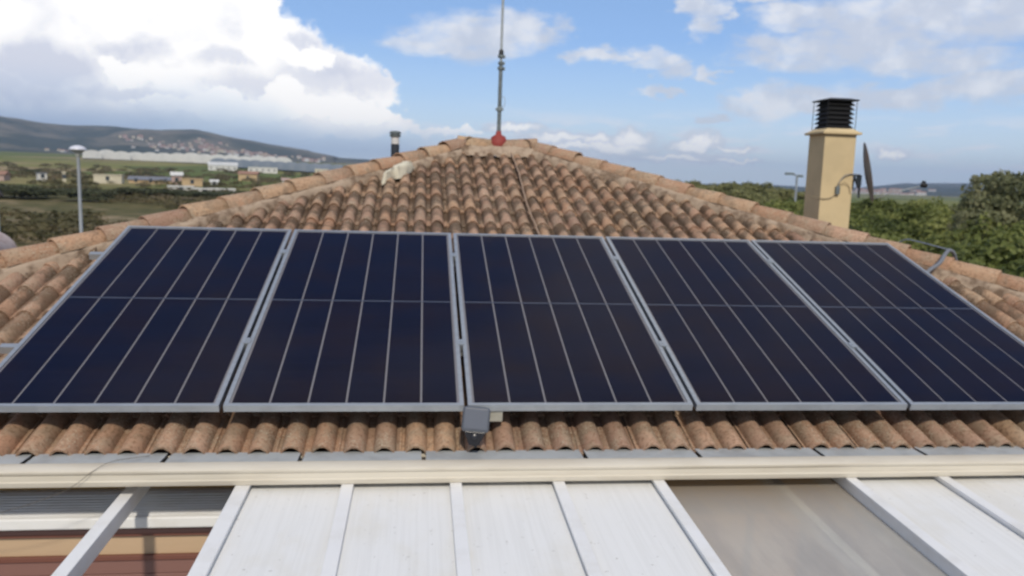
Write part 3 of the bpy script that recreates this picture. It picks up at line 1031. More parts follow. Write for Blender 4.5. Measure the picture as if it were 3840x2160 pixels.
mb.v = [tuple(Vector(v) * rng.uniform(.86, 1.12)) for v in mb.v]
mb.obj('foot', M_red, mast, smooth=True)
# aerial cable down the tiles
cpts = []
for i in range(40):
    s = i / 39
    t = T_RIDGE - .10 - s * 3.3
    x = .048 + .022 * math.sin(s * 7) - .0 * s
    cpts.append(on_roof(.155 - .02 + .012 * math.sin(s * 9), t, DT + .004 - .006 * math.sin(s * 60)))
cbl = MB().tube(cpts, .0075, 6).obj('aerial_cable', M_cable, smooth=True)
tag(cbl, 'thin beige cable running down the tiles from the mast foot to the panels', 'cable')
# grey conduit over right hip
cp = [(2.90, 1.70, .50), (2.98, 1.76, .53), (3.06, 1.81, .555), (3.14, 1.88, .582), (3.22, 1.97, .612), (3.29, 2.04, .636), (3.35, 2.10, .646), (3.41, 2.13, .625), (3.46, 2.16, .56)]


def smooth_path(P, k=6):
    P = [Vector(p) for p in P]; out = []
    for i in range(len(P) - 1):
        p0, p1, p2, p3 = P[max(i - 1, 0)], P[i], P[i + 1], P[min(i + 2, len(P) - 1)]
        for j in range(k):
            t = j / k
            out.append(.5 * ((2 * p1) + (p2 - p0) * t + (2 * p0 - 5 * p1 + 4 * p2 - p3) * t * t + (3 * p1 - p0 - 3 * p2 + p3) * t ** 3))
    out.append(P[-1]); return out


sp = smooth_path(cp, 12)
tag(MB().tube(sp, [.0135 + .002 * (i % 2) for i in range(len(sp))], 8).obj('conduit', M_greyhose, smooth=True), 'grey corrugated conduit looping over the right hip tiles to the array corner', 'conduit')
cp2 = [(3.37, 2.11, .648), (3.31, 2.14, .662), (3.25, 2.20, .680), (3.19, 2.27, .698), (3.13, 2.34, .708), (3.10, 2.42, .66)]
tag(MB().tube(smooth_path(cp2, 5), .006, 6).obj('blue_grey_wire', mat('wire', (.14, .17, .22), .5), smooth=True), 'thin blue-grey wire lying along the crest of the right hip tiles', 'wire')

# satellite dish by the chimney
dish = thing('satellite_dish', 'rust-stained satellite dish seen edge-on beside the cream chimney', 'satellite dish', (4.62, 5.62, 1.20), R(-27))
Md = Matrix.Translation((.03, -.03, .115)) @ Matrix.Rotation(R(-12), 4, 'Y') @ Matrix.Rotation(R(2), 4, 'Z') @ Matrix.Rotation(PI / 2, 4, 'Y')
prof_o = [(0.0001, -.062), (.10, -.056), (.20, -.040), (.30, -.012), (.365, .014), (.372, .018), (.366, .022), (.30, -.004), (.20, -.032), (.10, -.048), (.0001, -.054)]
prof_o = [(r_, z_ * .45) for r_, z_ in prof_o]
MB().lathe(prof_o, 40, Md, cap=False).obj('reflector', M_dish, dish, smooth=60)
MB().box((-.09, -.03, -.05), (-.03, .05, .08)).box((-.06, -.01, -.20), (-.035, .02, .06)).obj('bracket', M_galv, dish, bevel=.004)
MB().tube([(-.22, 0, .085), (-.14, -.01, .09), (-.10, -.01, .02), (-.07, 0, -.06), (-.05, 0, -.08)], .012, 8).obj('wall_arm', M_galv, dish, smooth=True)
MB().tube([(-.10, 0, .09), (-.12, -.01, .02), (-.13, -.01, -.09)], .012, 8).obj('brace', M_galv, dish, smooth=True)
MB().tube([(.09, -.03, -.22), (.35, -.03, -.11), (.63, -.03, -.035)], .0055, 6).obj('feed_arm', M_galv_l, dish, smooth=True)
MB().lathe([(.022, -.045), (.03, -.03), (.03, .02), (.018, .03)], 10, Matrix.Translation((.655, -.03, -.02)) @ Matrix.Rotation(R(-80), 4, 'Y')).box((.64, -.05, -.02), (.68, -.01, .03)).obj('feed_horn', M_black, dish)
# cable junction on the chimney
cj = thing('cable_splitter', 'small dark cable splitter with looping wires on the chimney front', 'cable splitter', (4.21, 5.495, 1.09))
MB().box((-.028, -.035, -.055), (.022, 0, .045)).obj('case', M_galv, cj, bevel=.006)
MB().tube(smooth_path([(-.27, .10, -.085), (-.208, -.002, -.105), (-.12, -.012, -.105), (-.05, -.015, -.075), (-.02, -.02, -.03)]), .005, 6).obj('wire', mat('tan wire', (.30, .24, .15), .6), cj, smooth=True)
MB().tube(smooth_path([(0, -.02, .04), (.01, -.03, .10), (.06, -.03, .165), (.12, -.02, .19), (.20, .0, .195), (.30, .03, .19)]), .006, 6).obj('wire', M_greyhose, cj, smooth=True)
MB().tube(smooth_path([(0.01, -.02, .04), (.03, -.03, .08), (.09, -.02, .09), (.15, -.01, .04), (.17, -.004, -.04)]), .004, 6).obj('wire', mat('tan wire b', (.36, .28, .17), .6), cj, smooth=True)

# ================================================================== pergola
perg = thing('pergola', 'white sheet-roofed pergola with raised ribs below the beige gutter', 'pergola', (0, -1.2, -.6))
ps = math.tan(R(2.7))


def pz(y, z0=-.55): return z0 + ps * (y + .3)


def slab(x0, x1, y0, y1, top0, th, m, nm, parent=perg, bevel=None):
    o = Vector((0, -1.2, -.6))
    vs = []
    for (x, y) in ((x0, y0), (x1, y0), (x1, y1), (x0, y1)): vs.append(Vector((x, y, pz(y, top0) - th)) - o)
    for (x, y) in ((x0, y0), (x1, y0), (x1, y1), (x0, y1)): vs.append(Vector((x, y, pz(y, top0))) - o)
    mb = MB().add(vs, [(3, 2, 1, 0), (4, 5, 6, 7), (0, 1, 5, 4), (1, 2, 6, 5), (2, 3, 7, 6), (3, 0, 4, 7)])
    return mb.obj(nm, m, parent, bevel=bevel)


ribs = [x * .981 for x in (-1.605, -1.14, -.645, -.16, .325, 1.30, 1.79, 2.28, 2.77, 3.26, 3.75)]
for i, x in enumerate(ribs):
    w = .027 if i else .032
    slab(x - w, x + w, -3.3, -.06, -.2825, .016, M_white, 'rib', bevel=.003)
    slab(x - w * .7, x + w * .7, -3.3, -.06, -.2990, .055, M_white, 'rib_web')
allx = ribs
for i in range(len(allx) - 1):
    a, b = allx[i], allx[i + 1]
    if i == 4: continue
    slab(a + .0195, b - .0195, -3.3, -.10 + rng.normal(0, .006), -.312, .014, M_sheet, 'roof_sheet', bevel=.003)
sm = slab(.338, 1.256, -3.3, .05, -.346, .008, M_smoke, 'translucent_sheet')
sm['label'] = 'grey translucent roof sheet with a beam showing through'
slab(.945, .99, -3.3, .05, -.3555, .06, M_white, 'rafter')
for x in (-1.575, -.633, .310, 1.286, 2.237, 3.198):
    slab(x - .026, x + .026, -3.3, .10, -.361, .08, M_white, 'rafter')
for x in (-2.09,):
    slab(x - .028, x + .028, -3.3, .115, -.344, .075, M_white, 'free_rafter', bevel=.003)
slab(-3.45, 3.85, -3.38, -3.305, -.32, .14, M_white, 'front_beam', bevel=.004)
for x in (-3.38, 3.77):
    MB().box((x - .04, -2.18, -3.6), (x + .04, -2.10, .20)).obj('post', M_white, perg)

# shutter hood, window under the eave (seen through the open bays)
aw = thing('window_hood', 'ribbed white window hood under the gutter, bright front edge', 'window hood', (-2.4, .36, -.62))
o = Vector((-2.4, .36, -.62))
NS = 9
for i in range(NS):
    t0, t1 = i / NS, (i + 1) / NS

    def hp(t): return (.08 - .105 * t, -.450 - .076 * t)
    ya, za = hp(t0); yb, zb = hp(t1)
    m = MB()
    vs = []
    for x in (-3.9, -1.25):
        vs += [(x, ya + .003, za), (x, ya + .002, za - .001), (x, yb - .009, zb + .001), (x, yb - .009, zb - .002), (x, yb + .05, zb - .002), (x, ya + .05, za)]
    vs = [Vector(v) - o for v in vs]
    m.add(vs, [(0, 1, 7, 6), (1, 2, 8, 7), (2, 3, 9, 8), (3, 4, 10, 9), (4, 5, 11, 10), (5, 0, 6, 11), (5, 4, 3, 2, 1, 0), (6, 7, 8, 9, 10, 11)])
    m.obj('slat', M_white, aw)
MB().box((-3.9 + 2.4, -.048 - .36, -.582 + .62), (-1.25 + 2.4, .01 - .36, -.524 + .62)).obj('front_bar', M_white, aw, bevel=.010)
win = thing('window', 'brown framed window with a tan cross panel under the ribbed hood', 'window', (-2.4, .36, -1.6))
o = Vector((-2.4, .36, -1.6))


def wbox(a, b, nm, m, bevel=None):
    MB().box(tuple(Vector(a) - o), tuple(Vector(b) - o)).obj(nm, m, win, bevel=bevel)


wbox((-3.85, .020, -.634), (-1.3, .115, -.612), 'head_cap', M_brown2, .003)
wbox((-3.85, .030, -.654), (-1.3, .115, -.635), 'head_rail', M_brown, .003)
wbox((-3.85, .050, -.752), (-1.3, .115, -.655), 'cross_panel', M_tan)
wbox((-3.85, .032, -.778), (-1.3, .115, -.753), 'mid_rail', M_brown, .003)
zz = -.7795
for k in range(14):
    wbox((-3.85, .042, zz - .070), (-1.3, .115, zz), 'shutter_slat', M_brown2, .004)
    zz -= .072
wbox((-3.95, .025, -1.8), (-3.851, .117, -.612), 'jamb', M_brown)
wbox((-1.299, .025, -1.8), (-1.2, .117, -.612), 'jamb', M_brown)
# loose wire across the gutter
tag(MB().tube(smooth_path([(-2.02, -.12, -.20), (-2.13, -.24, -.180), (-2.19, -.30, -.20), (-2.32, -.315, -.29), (-2.6, -.32, -.38), (-3.0, -.33, -.42)]), .0013, 5).obj('loose_wire', mat('wire dark', (.12, .10, .08), .6), smooth=True), 'thin dark wire draped over the gutter at the left', 'wire')
# terrace floor under the pergola
tr = MB().box((-4.6, -3.6, -3.75), (4.6, .115, -3.55)).obj('terrace_floor', weather((.26, .22, .19), (.18, .15, .13), 3, .5, .7, name='terrace tiles'))
tag(tr, kind='structure')

# ================================================================== street lamps
def wxy(azd, r):
    a = math.radians(azd); return CAM.x + r * math.sin(a), CAM.y + r * math.cos(a)


def zg(x, y): return float(height(np.array([x]), np.array([y]))[0])


lx, ly = -14.37, 30.0
lz = zg(lx, ly)
lamp = thing('street_lamp', 'grey street lamp with a pale mushroom head beyond the left hip', 'street lamp', (lx, ly, lz))
MB().lathe([(.11, 0), (.11, .25), (.075, .3), (.06, 1.70 - lz - .12)], 12).obj('pole', weather((.33, .35, .37), (.25, .26, .27), 3, .4, .5, .3, name='lamp pole'), lamp, smooth=40)
MB().lathe([(.10, 1.60 - lz), (.20, 1.66 - lz), (.315, 1.74 - lz), (.30, 1.80 - lz), (.20, 1.87 - lz), (.06, 1.91 - lz)], 20).obj('head', mat('lamp head', (.62, .63, .70), .35), lamp, smooth=50)
MB().lathe([(.07, 1.44 - lz), (.15, 1.595 - lz)], 14).obj('diffuser', mat('lamp glass', (.5, .52, .5), .2), lamp, smooth=50)
rx_, ry_ = 30.15, 60.0
rz_ = zg(rx_, ry_)
l2 = thing('street_lamp', 'distant grey street lamp with two flat heads left of the chimney', 'street lamp', (rx_, ry_, rz_))
hh = 2.12 - rz_
MB().lathe([(.14, 0), (.14, .4), (.10, .45), (.085, hh)], 10).obj('pole', weather((.30, .33, .36), (.25, .26, .27), 3, .4, .5, .3, name='lamp pole b'), l2, smooth=40)
for a, b, dz in ((-1.02, -.30, .18), (.06, .48, .02)):
    MB().box((a, -.16, hh - .12 + dz), (b, .16, hh + .06 + dz)).obj('lamp_head', M_galv, l2, bevel=.03)
MB().tube([(-.3, 0, hh + .1), (0, 0, hh - .02), (.1, 0, hh)], .05, 6).obj('arm', M_galv, l2, smooth=True)
# pole with dark head at the left edge
px_, py_ = -17.52, 30.0
pz_ = zg(px_, py_)
l3 = thing('utility_pole', 'grey pole with a dark slanted head cut by the left edge', 'pole', (px_, py_, pz_))
hh = -.25 - pz_
MB().lathe([(.12, 0), (.085, hh)], 10).obj('pole', M_galv_l, l3, smooth=40)
MB().add([(-.5, -.12, hh + .62), (.02, -.12, hh + .45), (.25, -.12, hh + .1), (.1, -.12, hh - .02), (-.2, -.12, hh + .25), (-.5, .12, hh + .62), (.02, .12, hh + .45), (.25, .12, hh + .1), (.1, .12, hh - .02), (-.2, .12, hh + .25)],
         [(4, 3, 2, 1, 0), (5, 6, 7, 8, 9), (0, 1, 6, 5), (1, 2, 7, 6), (2, 3, 8, 7), (3, 4, 9, 8), (4, 0, 5, 9)]).obj('head', mat('dark wood', (.04, .03, .025), .7), l3)
# neighbouring roof end at the left edge
nr = thing('neighbour_roof', 'round-topped clay roof end of the next building at the left edge', 'roof', (-8.72, 9.0, -4.42))
MB().box((-1.2, .1, 0), (.42, 2.4, 3.9)).obj('wall', M_wall, nr)
m = MB()
for i in range(9):
    a0 = R(18 + 72 * i / 9); a1 = R(18 + 72 * (i + 1) / 9)
m = MB()
vs = []; NN = 10
for y in (0, 2.6):
    for i in range(NN + 1):
        a = R(8 + 110 * i / NN); vs.append((.10 + .60 * math.cos(a) * .9, y, 3.92 + .42 * math.sin(a)))
    for i in range(NN + 1):
        a = R(8 + 110 * i / NN); vs.append((.10 + .54 * math.cos(a) * .9, y, 3.92 + .36 * math.sin(a)))
n2 = 2 * (NN + 1)
for i in range(NN):
    m.f += [(i, i + 1, n2 + i + 1, n2 + i), (NN + 1 + i + 1, NN + 1 + i, i, i + 1)]
    m.mi += [0, 0]
m.v = vs
m.obj('vault', weather((.46, .38, .36), (.3, .2, .17), 6, .5, .8, name='pale clay'), nr, smooth=True)
MB().box((-1.2, -.02, 3.66), (.60, .10, 3.96)).obj('fascia', mat('dark red', (.16, .05, .035), .7), nr)
MB().tube([(.15, -.05, 3.78), (.66, -.05, 3.80)], .05, 8).obj('edge_tile', M_cap, nr, smooth=True)

# ================================================================== vegetation
def leaf_mat(name, c0, c1, c2, sc_=1.2):
    def bld(g, b, out):
        geo = g.n.new('ShaderNodeNewGeometry')
        oi = g.n.new('ShaderNodeObjectInfo')
        n = g.noise(geo.outputs['Position'], sc_, 4, .6)
        n2 = g.noise(geo.outputs['Position'], sc_ * 7, 3, .6)
        v = g.math('ADD', g.math('ADD', g.math('MULTIPLY', n, .7), g.math('MULTIPLY', n2, .3)), g.math('MULTIPLY', g.math('SUBTRACT', oi.outputs['Random'], .5), .18))
        c = g.ramp(v, [(.32, c0), (.5, c1), (.68, c2)])
        g.put(b.inputs['Base Color'], c)
        ts = g.n.new('ShaderNodeBsdfTranslucent'); g.put(ts.inputs[0], c)
        mx = g.n.new('ShaderNodeMixShader'); mx.inputs[0].default_value = .42
        g.l.new(b.outputs[0], mx.inputs[1]); g.l.new(ts.outputs[0], mx.inputs[2]); g.l.new(mx.outputs[0], out.inputs[0])
    return mat(name, rough=.6, spec=.3, build=bld)


M_leafg = leaf_mat('oak leaves', (.045, .062, .018), (.155, .185, .05), (.33, .34, .11))
M_leafo = leaf_mat('olive scrub', (.14, .15, .06), (.26, .26, .11), (.36, .34, .17), .5)
M_leafd = leaf_mat('dark bush', (.05, .06, .03), (.09, .10, .05), (.14, .145, .08), .5)
M_leafs = leaf_mat('meadow scrub', (.05, .052, .022), (.115, .105, .046), (.27, .21, .12), .09)
M_pine = leaf_mat('pine needles', (.09, .105, .05), (.20, .21, .105), (.33, .31, .17))
M_bark = weather((.16, .11, .08), (.09, .07, .05), 6, .6, .9, name='bark')


def crown_mesh(name, m, lobes, n, leaf, seed, flat=.0):
    """leaf quads through the outer volume of a union of lobes [(cx,cy,cz,rx,ry,rz)]"""
    r = np.random.default_rng(seed)
    vol = np.array([(l[3] * l[4] * l[5]) ** (2 / 3) for l in lobes]); vol = vol / vol.sum()
    pick = r.choice(len(lobes), n, p=vol)
    L = np.array(lobes)[pick]
    d = r.normal(size=(n, 3)); d /= np.linalg.norm(d, axis=1)[:, None]
    d[:, 2] = np.where(d[:, 2] < -.35, -d[:, 2], d[:, 2])
    rad = 1 - np.abs(r.normal(0, .16, n)); rad = np.clip(rad, .3, 1.06)
    clump = 1 + .10 * np.sin(d[:, 0] * 9 + seed) * np.sin(d[:, 1] * 8 + 1) + .08 * np.sin(d[:, 2] * 13)
    P = L[:, :3] + d * L[:, 3:6] * (rad * clump)[:, None]
    nrm = d + r.normal(0, .55, (n, 3)); nrm /= np.linalg.norm(nrm, axis=1)[:, None]
    a = np.cross(nrm, r.normal(size=(n, 3))); a /= np.linalg.norm(a, axis=1)[:, None]
    b = np.cross(nrm, a)
    s = leaf * r.uniform(.6, 1.35, n)[:, None]
    bend = nrm * s * .25
    V = np.stack([P - a * s, P - b * s * .6 + bend * 0, P + a * s, P + b * s * .6 + bend], 1).reshape(-1, 3)
    F = np.arange(4 * n).reshape(n, 4)
    me = bpy.data.meshes.new(name)
    me.vertices.add(4 * n); me.vertices.foreach_set('co', V.astype('f').ravel())
    me.loops.add(4 * n); me.loops.foreach_set('vertex_index', F.astype('i').ravel())
    me.polygons.add(n); me.polygons.foreach_set('loop_start', np.arange(0, 4 * n, 4, dtype='i'))
    me.materials.append(m)
    me.update(calc_edges=True)
    return me


def trunk_mesh(h, r, seed, spread):
    rr = random.Random(seed); m = MB()
    m.tube([(0, 0, -.2), (rr.uniform(-.06, .06) * h, rr.uniform(-.06, .06) * h, h * .45), (rr.uniform(-.05, .05) * h, 0, h * .8)], [r, r * .75, r * .4], 8)
    for k in range(5):
        a = k * 1.26 + rr.random(); z0 = h * rr.uniform(.35, .6)
        m.tube([(0, 0, z0), (math.cos(a) * spread * .3, math.sin(a) * spread * .3, z0 + h * .16), (math.cos(a) * spread * .7, math.sin(a) * spread * .7, z0 + h * .36)], [r * .5, r * .35, r * .12], 6)
    return m.mesh('trunk', M_bark, smooth=True)


def rand_lobes(seed, R0, H0, k=9, z0=.35):
    r = random.Random(seed); L = [(0, 0, H0 * .66, R0 * .62, R0 * .62, H0 * .30)]
    for i in range(k):
        a = i / k * 2 * PI + r.random() * .6; q = R0 * r.uniform(.35, .66)
        L.append((math.cos(a) * q, math.sin(a) * q, H0 * r.uniform(z0 + .1, .82), R0 * r.uniform(.28, .46), R0 * r.uniform(.28, .46), H0 * r.uniform(.12, .22)))
    return L


oak = []
for i in range(4):
    oak.append((crown_mesh('crown', M_leafg, rand_lobes(i + 3, 1.9, 4.4, 11), 5200, .085, 50 + i), trunk_mesh(3.6, .14, i, 1.7)))
far_oak = []
for i in range(3):
    far_oak.append((crown_mesh('crown', M_leafo, rand_lobes(i + 23, 3.2, 5.6, 12), 2600, .22, 150 + i), trunk_mesh(4.6, .2, i + 9, 2.6)))


def place_tree(name, meshes, x, y, s, sz, rz, label, cat, group, z=None):
    t = thing(name, label, cat, (x, y, zg(x, y) if z is None else z), rz, group)
    t.scale = (s, s, sz)
    link('crown', meshes[0], t); link('trunk', meshes[1], t)
    return t


# belt of green oaks right of the chimney: rows that step back down to the horizon line
placed = 0
rr = random.Random(5)
for r in (13.5, 16.5, 20, 24.5, 30, 37, 46, 58, 72):
    step = math.degrees(2.9 / r) * 1.02
    a = 24.0 + rr.random() * step
    amax = 48 if r < 40 else 47
    while a < amax:
        rj = r + rr.uniform(-.9, .9) * r / 18
        x, y = wxy(a, rj)
        eltop = np.interp(r, [13, 17, 20, 25, 30, 37, 46, 72], [-6.2, -4.2, -3.0, -2.0, -1.45, -1.1, -.85, -.62]) + rr.uniform(-.35, .35) * 18 / r
        if x < 6.9 and y < 11: 
            a += step; continue
        ztop = CAM.z + rj * math.tan(R(eltop)) 
        gz = zg(x, y)
        H = ztop - gz
        if H > 1.2:
            sz = H / 4.35; s = min(1.25, max(.8, sz)) * rr.uniform(.92, 1.1)
            place_tree('oak_tree', oak[placed % 4], x, y, s, sz, rr.random() * 6.28, 'bushy green oak in the dense wood right of the chimney', 'tree', 'green oaks in the wood on the right')
            placed += 1
        a += step * rr.uniform(.8, 1.2)
# a few that stand proud
for azd, r, et in ((34.35, 45, -.18), (33.2, 44, -.55), (36.4, 46, -.55), (28.2, 52, -.55), (31.3, 60, -.35)):
    x, y = wxy(azd, r); gz = zg(x, y); H = CAM.z + r * math.tan(R(et)) - gz
    place_tree('oak_tree', oak[int(azd) % 4], x, y, 1.0, H / 4.35, azd, 'bushy green oak in the dense wood right of the chimney', 'tree', 'green oaks in the wood on the right')
# big pine at the right edge
plobes = [(0, 0, 5.2, 1.9, 1.9, 1.3), (-1.9, 0, 4.4, 1.1, 1.2, .8), (-1.5, .6, 5.0, 1.0, 1.0, .75), (1.6, .3, 5.4, 1.6, 1.4, 1.1), (.4, -.8, 6.0, 1.5, 1.3, .85), (2.8, 0, 4.6, 1.6, 1.4, 1.1), (-.8, 1, 5.7, 1.1, 1.1, .7), (0, 0, 3.9, 1.9, 1.6, .9), (-2.2, -.2, 3.6, .9, .9, .6), (1.5, -.5, 3.4, 1.9, 1.3, .9)]
pm = crown_mesh('crown', M_pine, plobes, 15000, .085, 77)
pt_ = trunk_mesh(5.2, .22, 44, 2.4)
x, y = wxy(40.0, 31)
place_tree('pine_tree', (pm, pt_), x, y, 1.0, (CAM.z + 31 * math.tan(R(2.05)) - zg(x, y)) / 6.75, 0.0, 'tall rounded dark pine standing above the wood at the right edge', 'tree', None)
# olive-green far trees between the right hip and the chimney, left of the lamp
k = 0
for r in (70, 85, 105, 130):
    step = math.degrees(3.6 / r)
    a = 12.5
    while a < 27.8:
        x, y = wxy(a + rr.uniform(-.3, .3) * step, r + rr.uniform(-4, 4))
        skyl = np.interp(a, [12, 19.5, 21, 22.6, 24.5, 26, 28], [.25, .22, .26, .42, .12, -.08, -.12])
        et = skyl - (130 - r) / 60 * 1.1 + rr.uniform(-.16, .05)
        gz = zg(x, y); H = CAM.z + r * math.tan(R(et)) - gz
        if H > 1.5:
            place_tree('olive_tree', far_oak[k % 3], x, y, .95, H / 5.5, rr.random() * 6, 'grey-green tree of the far copse between the right hip and the chimney', 'tree', 'trees of the far copse')
            k += 1
        a += step

# left: scrub in the meadow, one object nobody could count
def scrub(name, n, azr, rr_, hgt, m, seed, leaf, clusters=None):
    r = np.random.default_rng(seed); Vs = []
    base = crown_mesh('tmp', m, [(0, 0, .45, 1, 1, .55), (.6, .2, .35, .6, .6, .4), (-.5, -.3, .4, .6, .5, .45)], 90, leaf, seed)
    co = np.empty(len(base.vertices) * 3, 'f'); base.vertices.foreach_get('co', co); co = co.reshape(-1, 3)
    bpy.data.meshes.remove(base)
    for i in range(n):
        a = r.uniform(*azr); q = math.exp(r.uniform(math.log(rr_[0]), math.log(rr_[1])))
        x, y = wxy(a, q)
        if fbm(np.array([x * .03]), np.array([y * .03]), 21)[0] < .44: continue
        s = hgt * r.uniform(.5, 1.5) * (1 + q / 400); th = r.uniform(0, 6.28)
        c, s_ = math.cos(th), math.sin(th)
        P = co * np.array([s * 1.4, s * 1.4, s]); P = np.stack([P[:, 0] * c - P[:, 1] * s_, P[:, 0] * s_ + P[:, 1] * c, P[:, 2]], 1)
        P += np.array([x, y, zg(x, y) - .05]); Vs.append(P)
    V = np.concatenate(Vs); nf = len(V) // 4
    me = bpy.data.meshes.new(name)
    me.vertices.add(len(V)); me.vertices.foreach_set('co', V.astype('f').ravel())
    me.loops.add(len(V)); me.loops.foreach_set('vertex_index', np.arange(len(V), dtype='i'))
    me.polygons.add(nf); me.polygons.foreach_set('loop_start', np.arange(0, len(V), 4, dtype='i'))
    me.materials.append(m); me.update(calc_edges=True)
    o = link(name, me); tag(o, 'low green-brown scrub scattered over the meadow beyond the left hip', 'scrub', kind='stuff')
    return o


scrub('scrub', 1700, (-34, 3), (60, 650), .75, M_leafs, 31, .17)
# dark bushes one can tell apart
bush = []
for i in range(3):
    bush.append(crown_mesh('dark_bush', M_leafd, rand_lobes(i + 70, 3.4, 3.6, 8, .2), 1500, .24, 300 + i))
# (azimuth, distance, half-width scale, elevation of the top)
BL = [(-26.2, 150, 1.3, -1.15), (-25.0, 145, 1.5, -1.2), (-23.8, 150, 1.2, -1.35), (-22.2, 140, 1.3, -1.35), (-21.1, 138, 1.2, -1.45), (-19.6, 150, 1.0, -1.6),
      (-18.3, 150, 1.6, -1.25), (-17.2, 155, 1.4, -1.3), (-16.0, 150, 1.3, -1.45), (-14.6, 150, 1.5, -1.45), (-13.2, 160, 1.4, -1.5), (-12.0, 165, 1.2, -1.55), (-10.8, 170, 1.4, -1.5), (-9.6, 175, 1.0, -1.6),
      (-21.7, 330, 1.0, -.62), (-20.6, 350, 1.1, -.55), (-8.0, 300, 1.2, -.7), (-6.6, 310, 1.2, -.75), (-24.4, 420, 1.6, -.35), (-18.0, 430, 1.6, -.35), (-12.3, 420, 1.5, -.4)]
for i, (a, r, s, et) in enumerate(BL):
    x, y = wxy(a, r); gz = zg(x, y); H = CAM.z + r * math.tan(R(et)) - gz
    o = link('dark_bush', bush[i % 3]); o.location = (x, y, gz - .2); o.rotation_euler = (0, 0, i * 1.3)
    o.scale = (s, s, max(.5, H / 3.3))
    tag(o, 'dark evergreen bush in the hedge line across the left meadow', 'bush', 'dark bushes across the left meadow')

# ================================================================== buildings of the plain
def at_az_el(azd, eld, r0=60, r1=6000):
    """first ground point met by a sight line from the roof"""
    r = r0
    while r < r1:
        x, y = wxy(azd, r)
        if CAM.z + r * math.tan(R(eld)) < zg(x, y): return x, y, r
        r *= 1.01
    return None


def bmat(name, col, dirt=None): return weather(col, dirt or tuple(c * .8 for c in col), .2, .4, .85, name=name)


M_hw = bmat('house cream', (.56, .51, .39)); M_hw2 = bmat('house white', (.62, .61, .58)); M_hw3 = bmat('house sand', (.50, .36, .21)); M_hw4 = bmat('house pink', (.42, .30, .26))
M_hr = bmat('house roof', (.30, .17, .12)); M_hg = mat('house window', (.05, .06, .07), .2); M_hgrey = bmat('grey roof', (.17, .18, .21))


def small_house(label, x, y, w, d, h, wall, roofm, rz, flat=False, name='farmhouse', cat='house', group=None, z=None):
    t = thing(name, label, cat, (x, y, zg(x, y) if z is None else z), rz, group)
    MB().box((-w / 2, -d / 2, -1.5), (w / 2, d / 2, h)).obj('wall', wall, t)
    if flat:
        MB().box((-w / 2 - .2, -d / 2 - .2, h + .01), (w / 2 + .2, d / 2 + .2, h + .3)).obj('roof', roofm, t)
    else:
        rh = d * .22
        MB().add([(-w / 2 - .4, -d / 2 - .4, h), (w / 2 + .4, -d / 2 - .4, h), (w / 2 + .4, d / 2 + .4, h), (-w / 2 - .4, d / 2 + .4, h), (-w / 2 - .4, 0, h + rh), (w / 2 + .4, 0, h + rh)],
                 [(3, 2, 1, 0), (0, 1, 5, 4), (2, 3, 4, 5), (3, 0, 4), (1, 2, 5)]).obj('roof', roofm, t)
    nw = max(1, int(w / 4))
    for k in range(nw):
        xx = -w / 2 + (k + .5) * w / nw
        MB().box((xx - .5, -d / 2 - .04, h * .35), (xx + .5, -d / 2 - .002, h * .35 + 1.2)).obj('window', M_hg, t)
    return t


FARM = [('cream farmhouse, widest pale building below the greenhouses at the left', -20.2, -1.02, 56, 5, 17, M_hw, M_hw, True),
        ('low grey-roofed shed between the cream and the sand coloured farmhouses', -17.7, -.98, 92, 5, 8, M_hw3, M_hgrey, False),
        ('pinkish-white cottage right of the grey-roofed shed', -16.2, -1.02, 22, 5, 21, M_hw4, M_hw2, False),
        ('sand coloured farmhouse, warmest toned building in the left plain', -15.25, -1.08, 44, 5, 15, M_hw3, M_hw3, True),
        ('tiny white hut right of the sand coloured farmhouse', -13.9, -1.12, 15, 3, 12, M_hw2, M_hw2, False),
        ('peach coloured house nearest the left hip in the plain', -11.7, -.66, 42, 6, 16, M_hw3, M_hr, False),
        ('tiny pale tower-like shed far left in the fields', -23.9, -.95, 16, 4, 15, M_hw2, M_hgrey, True),
        ('narrow white pillar-like hut left of the street lamp', -22.7, -1.0, 6, 2, 20, M_hw, M_hw, True),
        ('reddish low building at the left edge above the dark bushes', -26.3, -1.0, 44, 5, 12, M_hw4, M_hr, False),
        ('small pale hut just left of the hip beyond the meadow', -9.3, -.88, 16, 4, 12, M_hw2, M_hw4, False)]
for lb, a, e_, w, d, h, wm, rm, fl in FARM:
    q = at_az_el(a, e_)
    if q: small_house(lb, q[0], q[1], w * q[2] / 2005, d, h * q[2] / 2005, wm, rm, R(-a) + rng.normal(0, .2), fl)
# white boundary walls / sheds near the meadow
for lb, a, e_, w, h in (('long white tin shed across the meadow, nearest the left hip', -13.9, -1.66, 88, 13), ('short white tin shed left of the long one', -16.0, -1.52, 52, 12)):
    q = at_az_el(a, e_)
    small_house(lb, q[0], q[1], w * q[2] / 2005, 3, h * q[2] / 2005, M_hw2, M_hw2, R(-a) + .05, True, 'tin_shed', 'shed')
# greenhouses
M_ghw = weather((.60, .60, .58), (.44, .45, .45), .08, .5, .5, name='greenhouse film'); M_ghb = weather((.17, .21, .27), (.24, .27, .32), .05, .6, .5, name='blue shed sheet')


def arch(w, d, h):
    m = MB(); N = 8; vs = []
    for y in (-d / 2, d / 2):
        for i in range(N + 1):
            a = PI * i / N; vs.append((-w / 2 * math.cos(a), y, h * (.45 + .55 * math.sin(a)) if 0 < i < N else 0))
    m.v = vs
    for i in range(N): m.f.append((i, N + 1 + i, N + 2 + i, i + 1))
    m.f.append(tuple(range(N + 1))); m.f.append(tuple(range(2 * N + 1, N, -1))); m.mi = [0] * len(m.f)
    return m


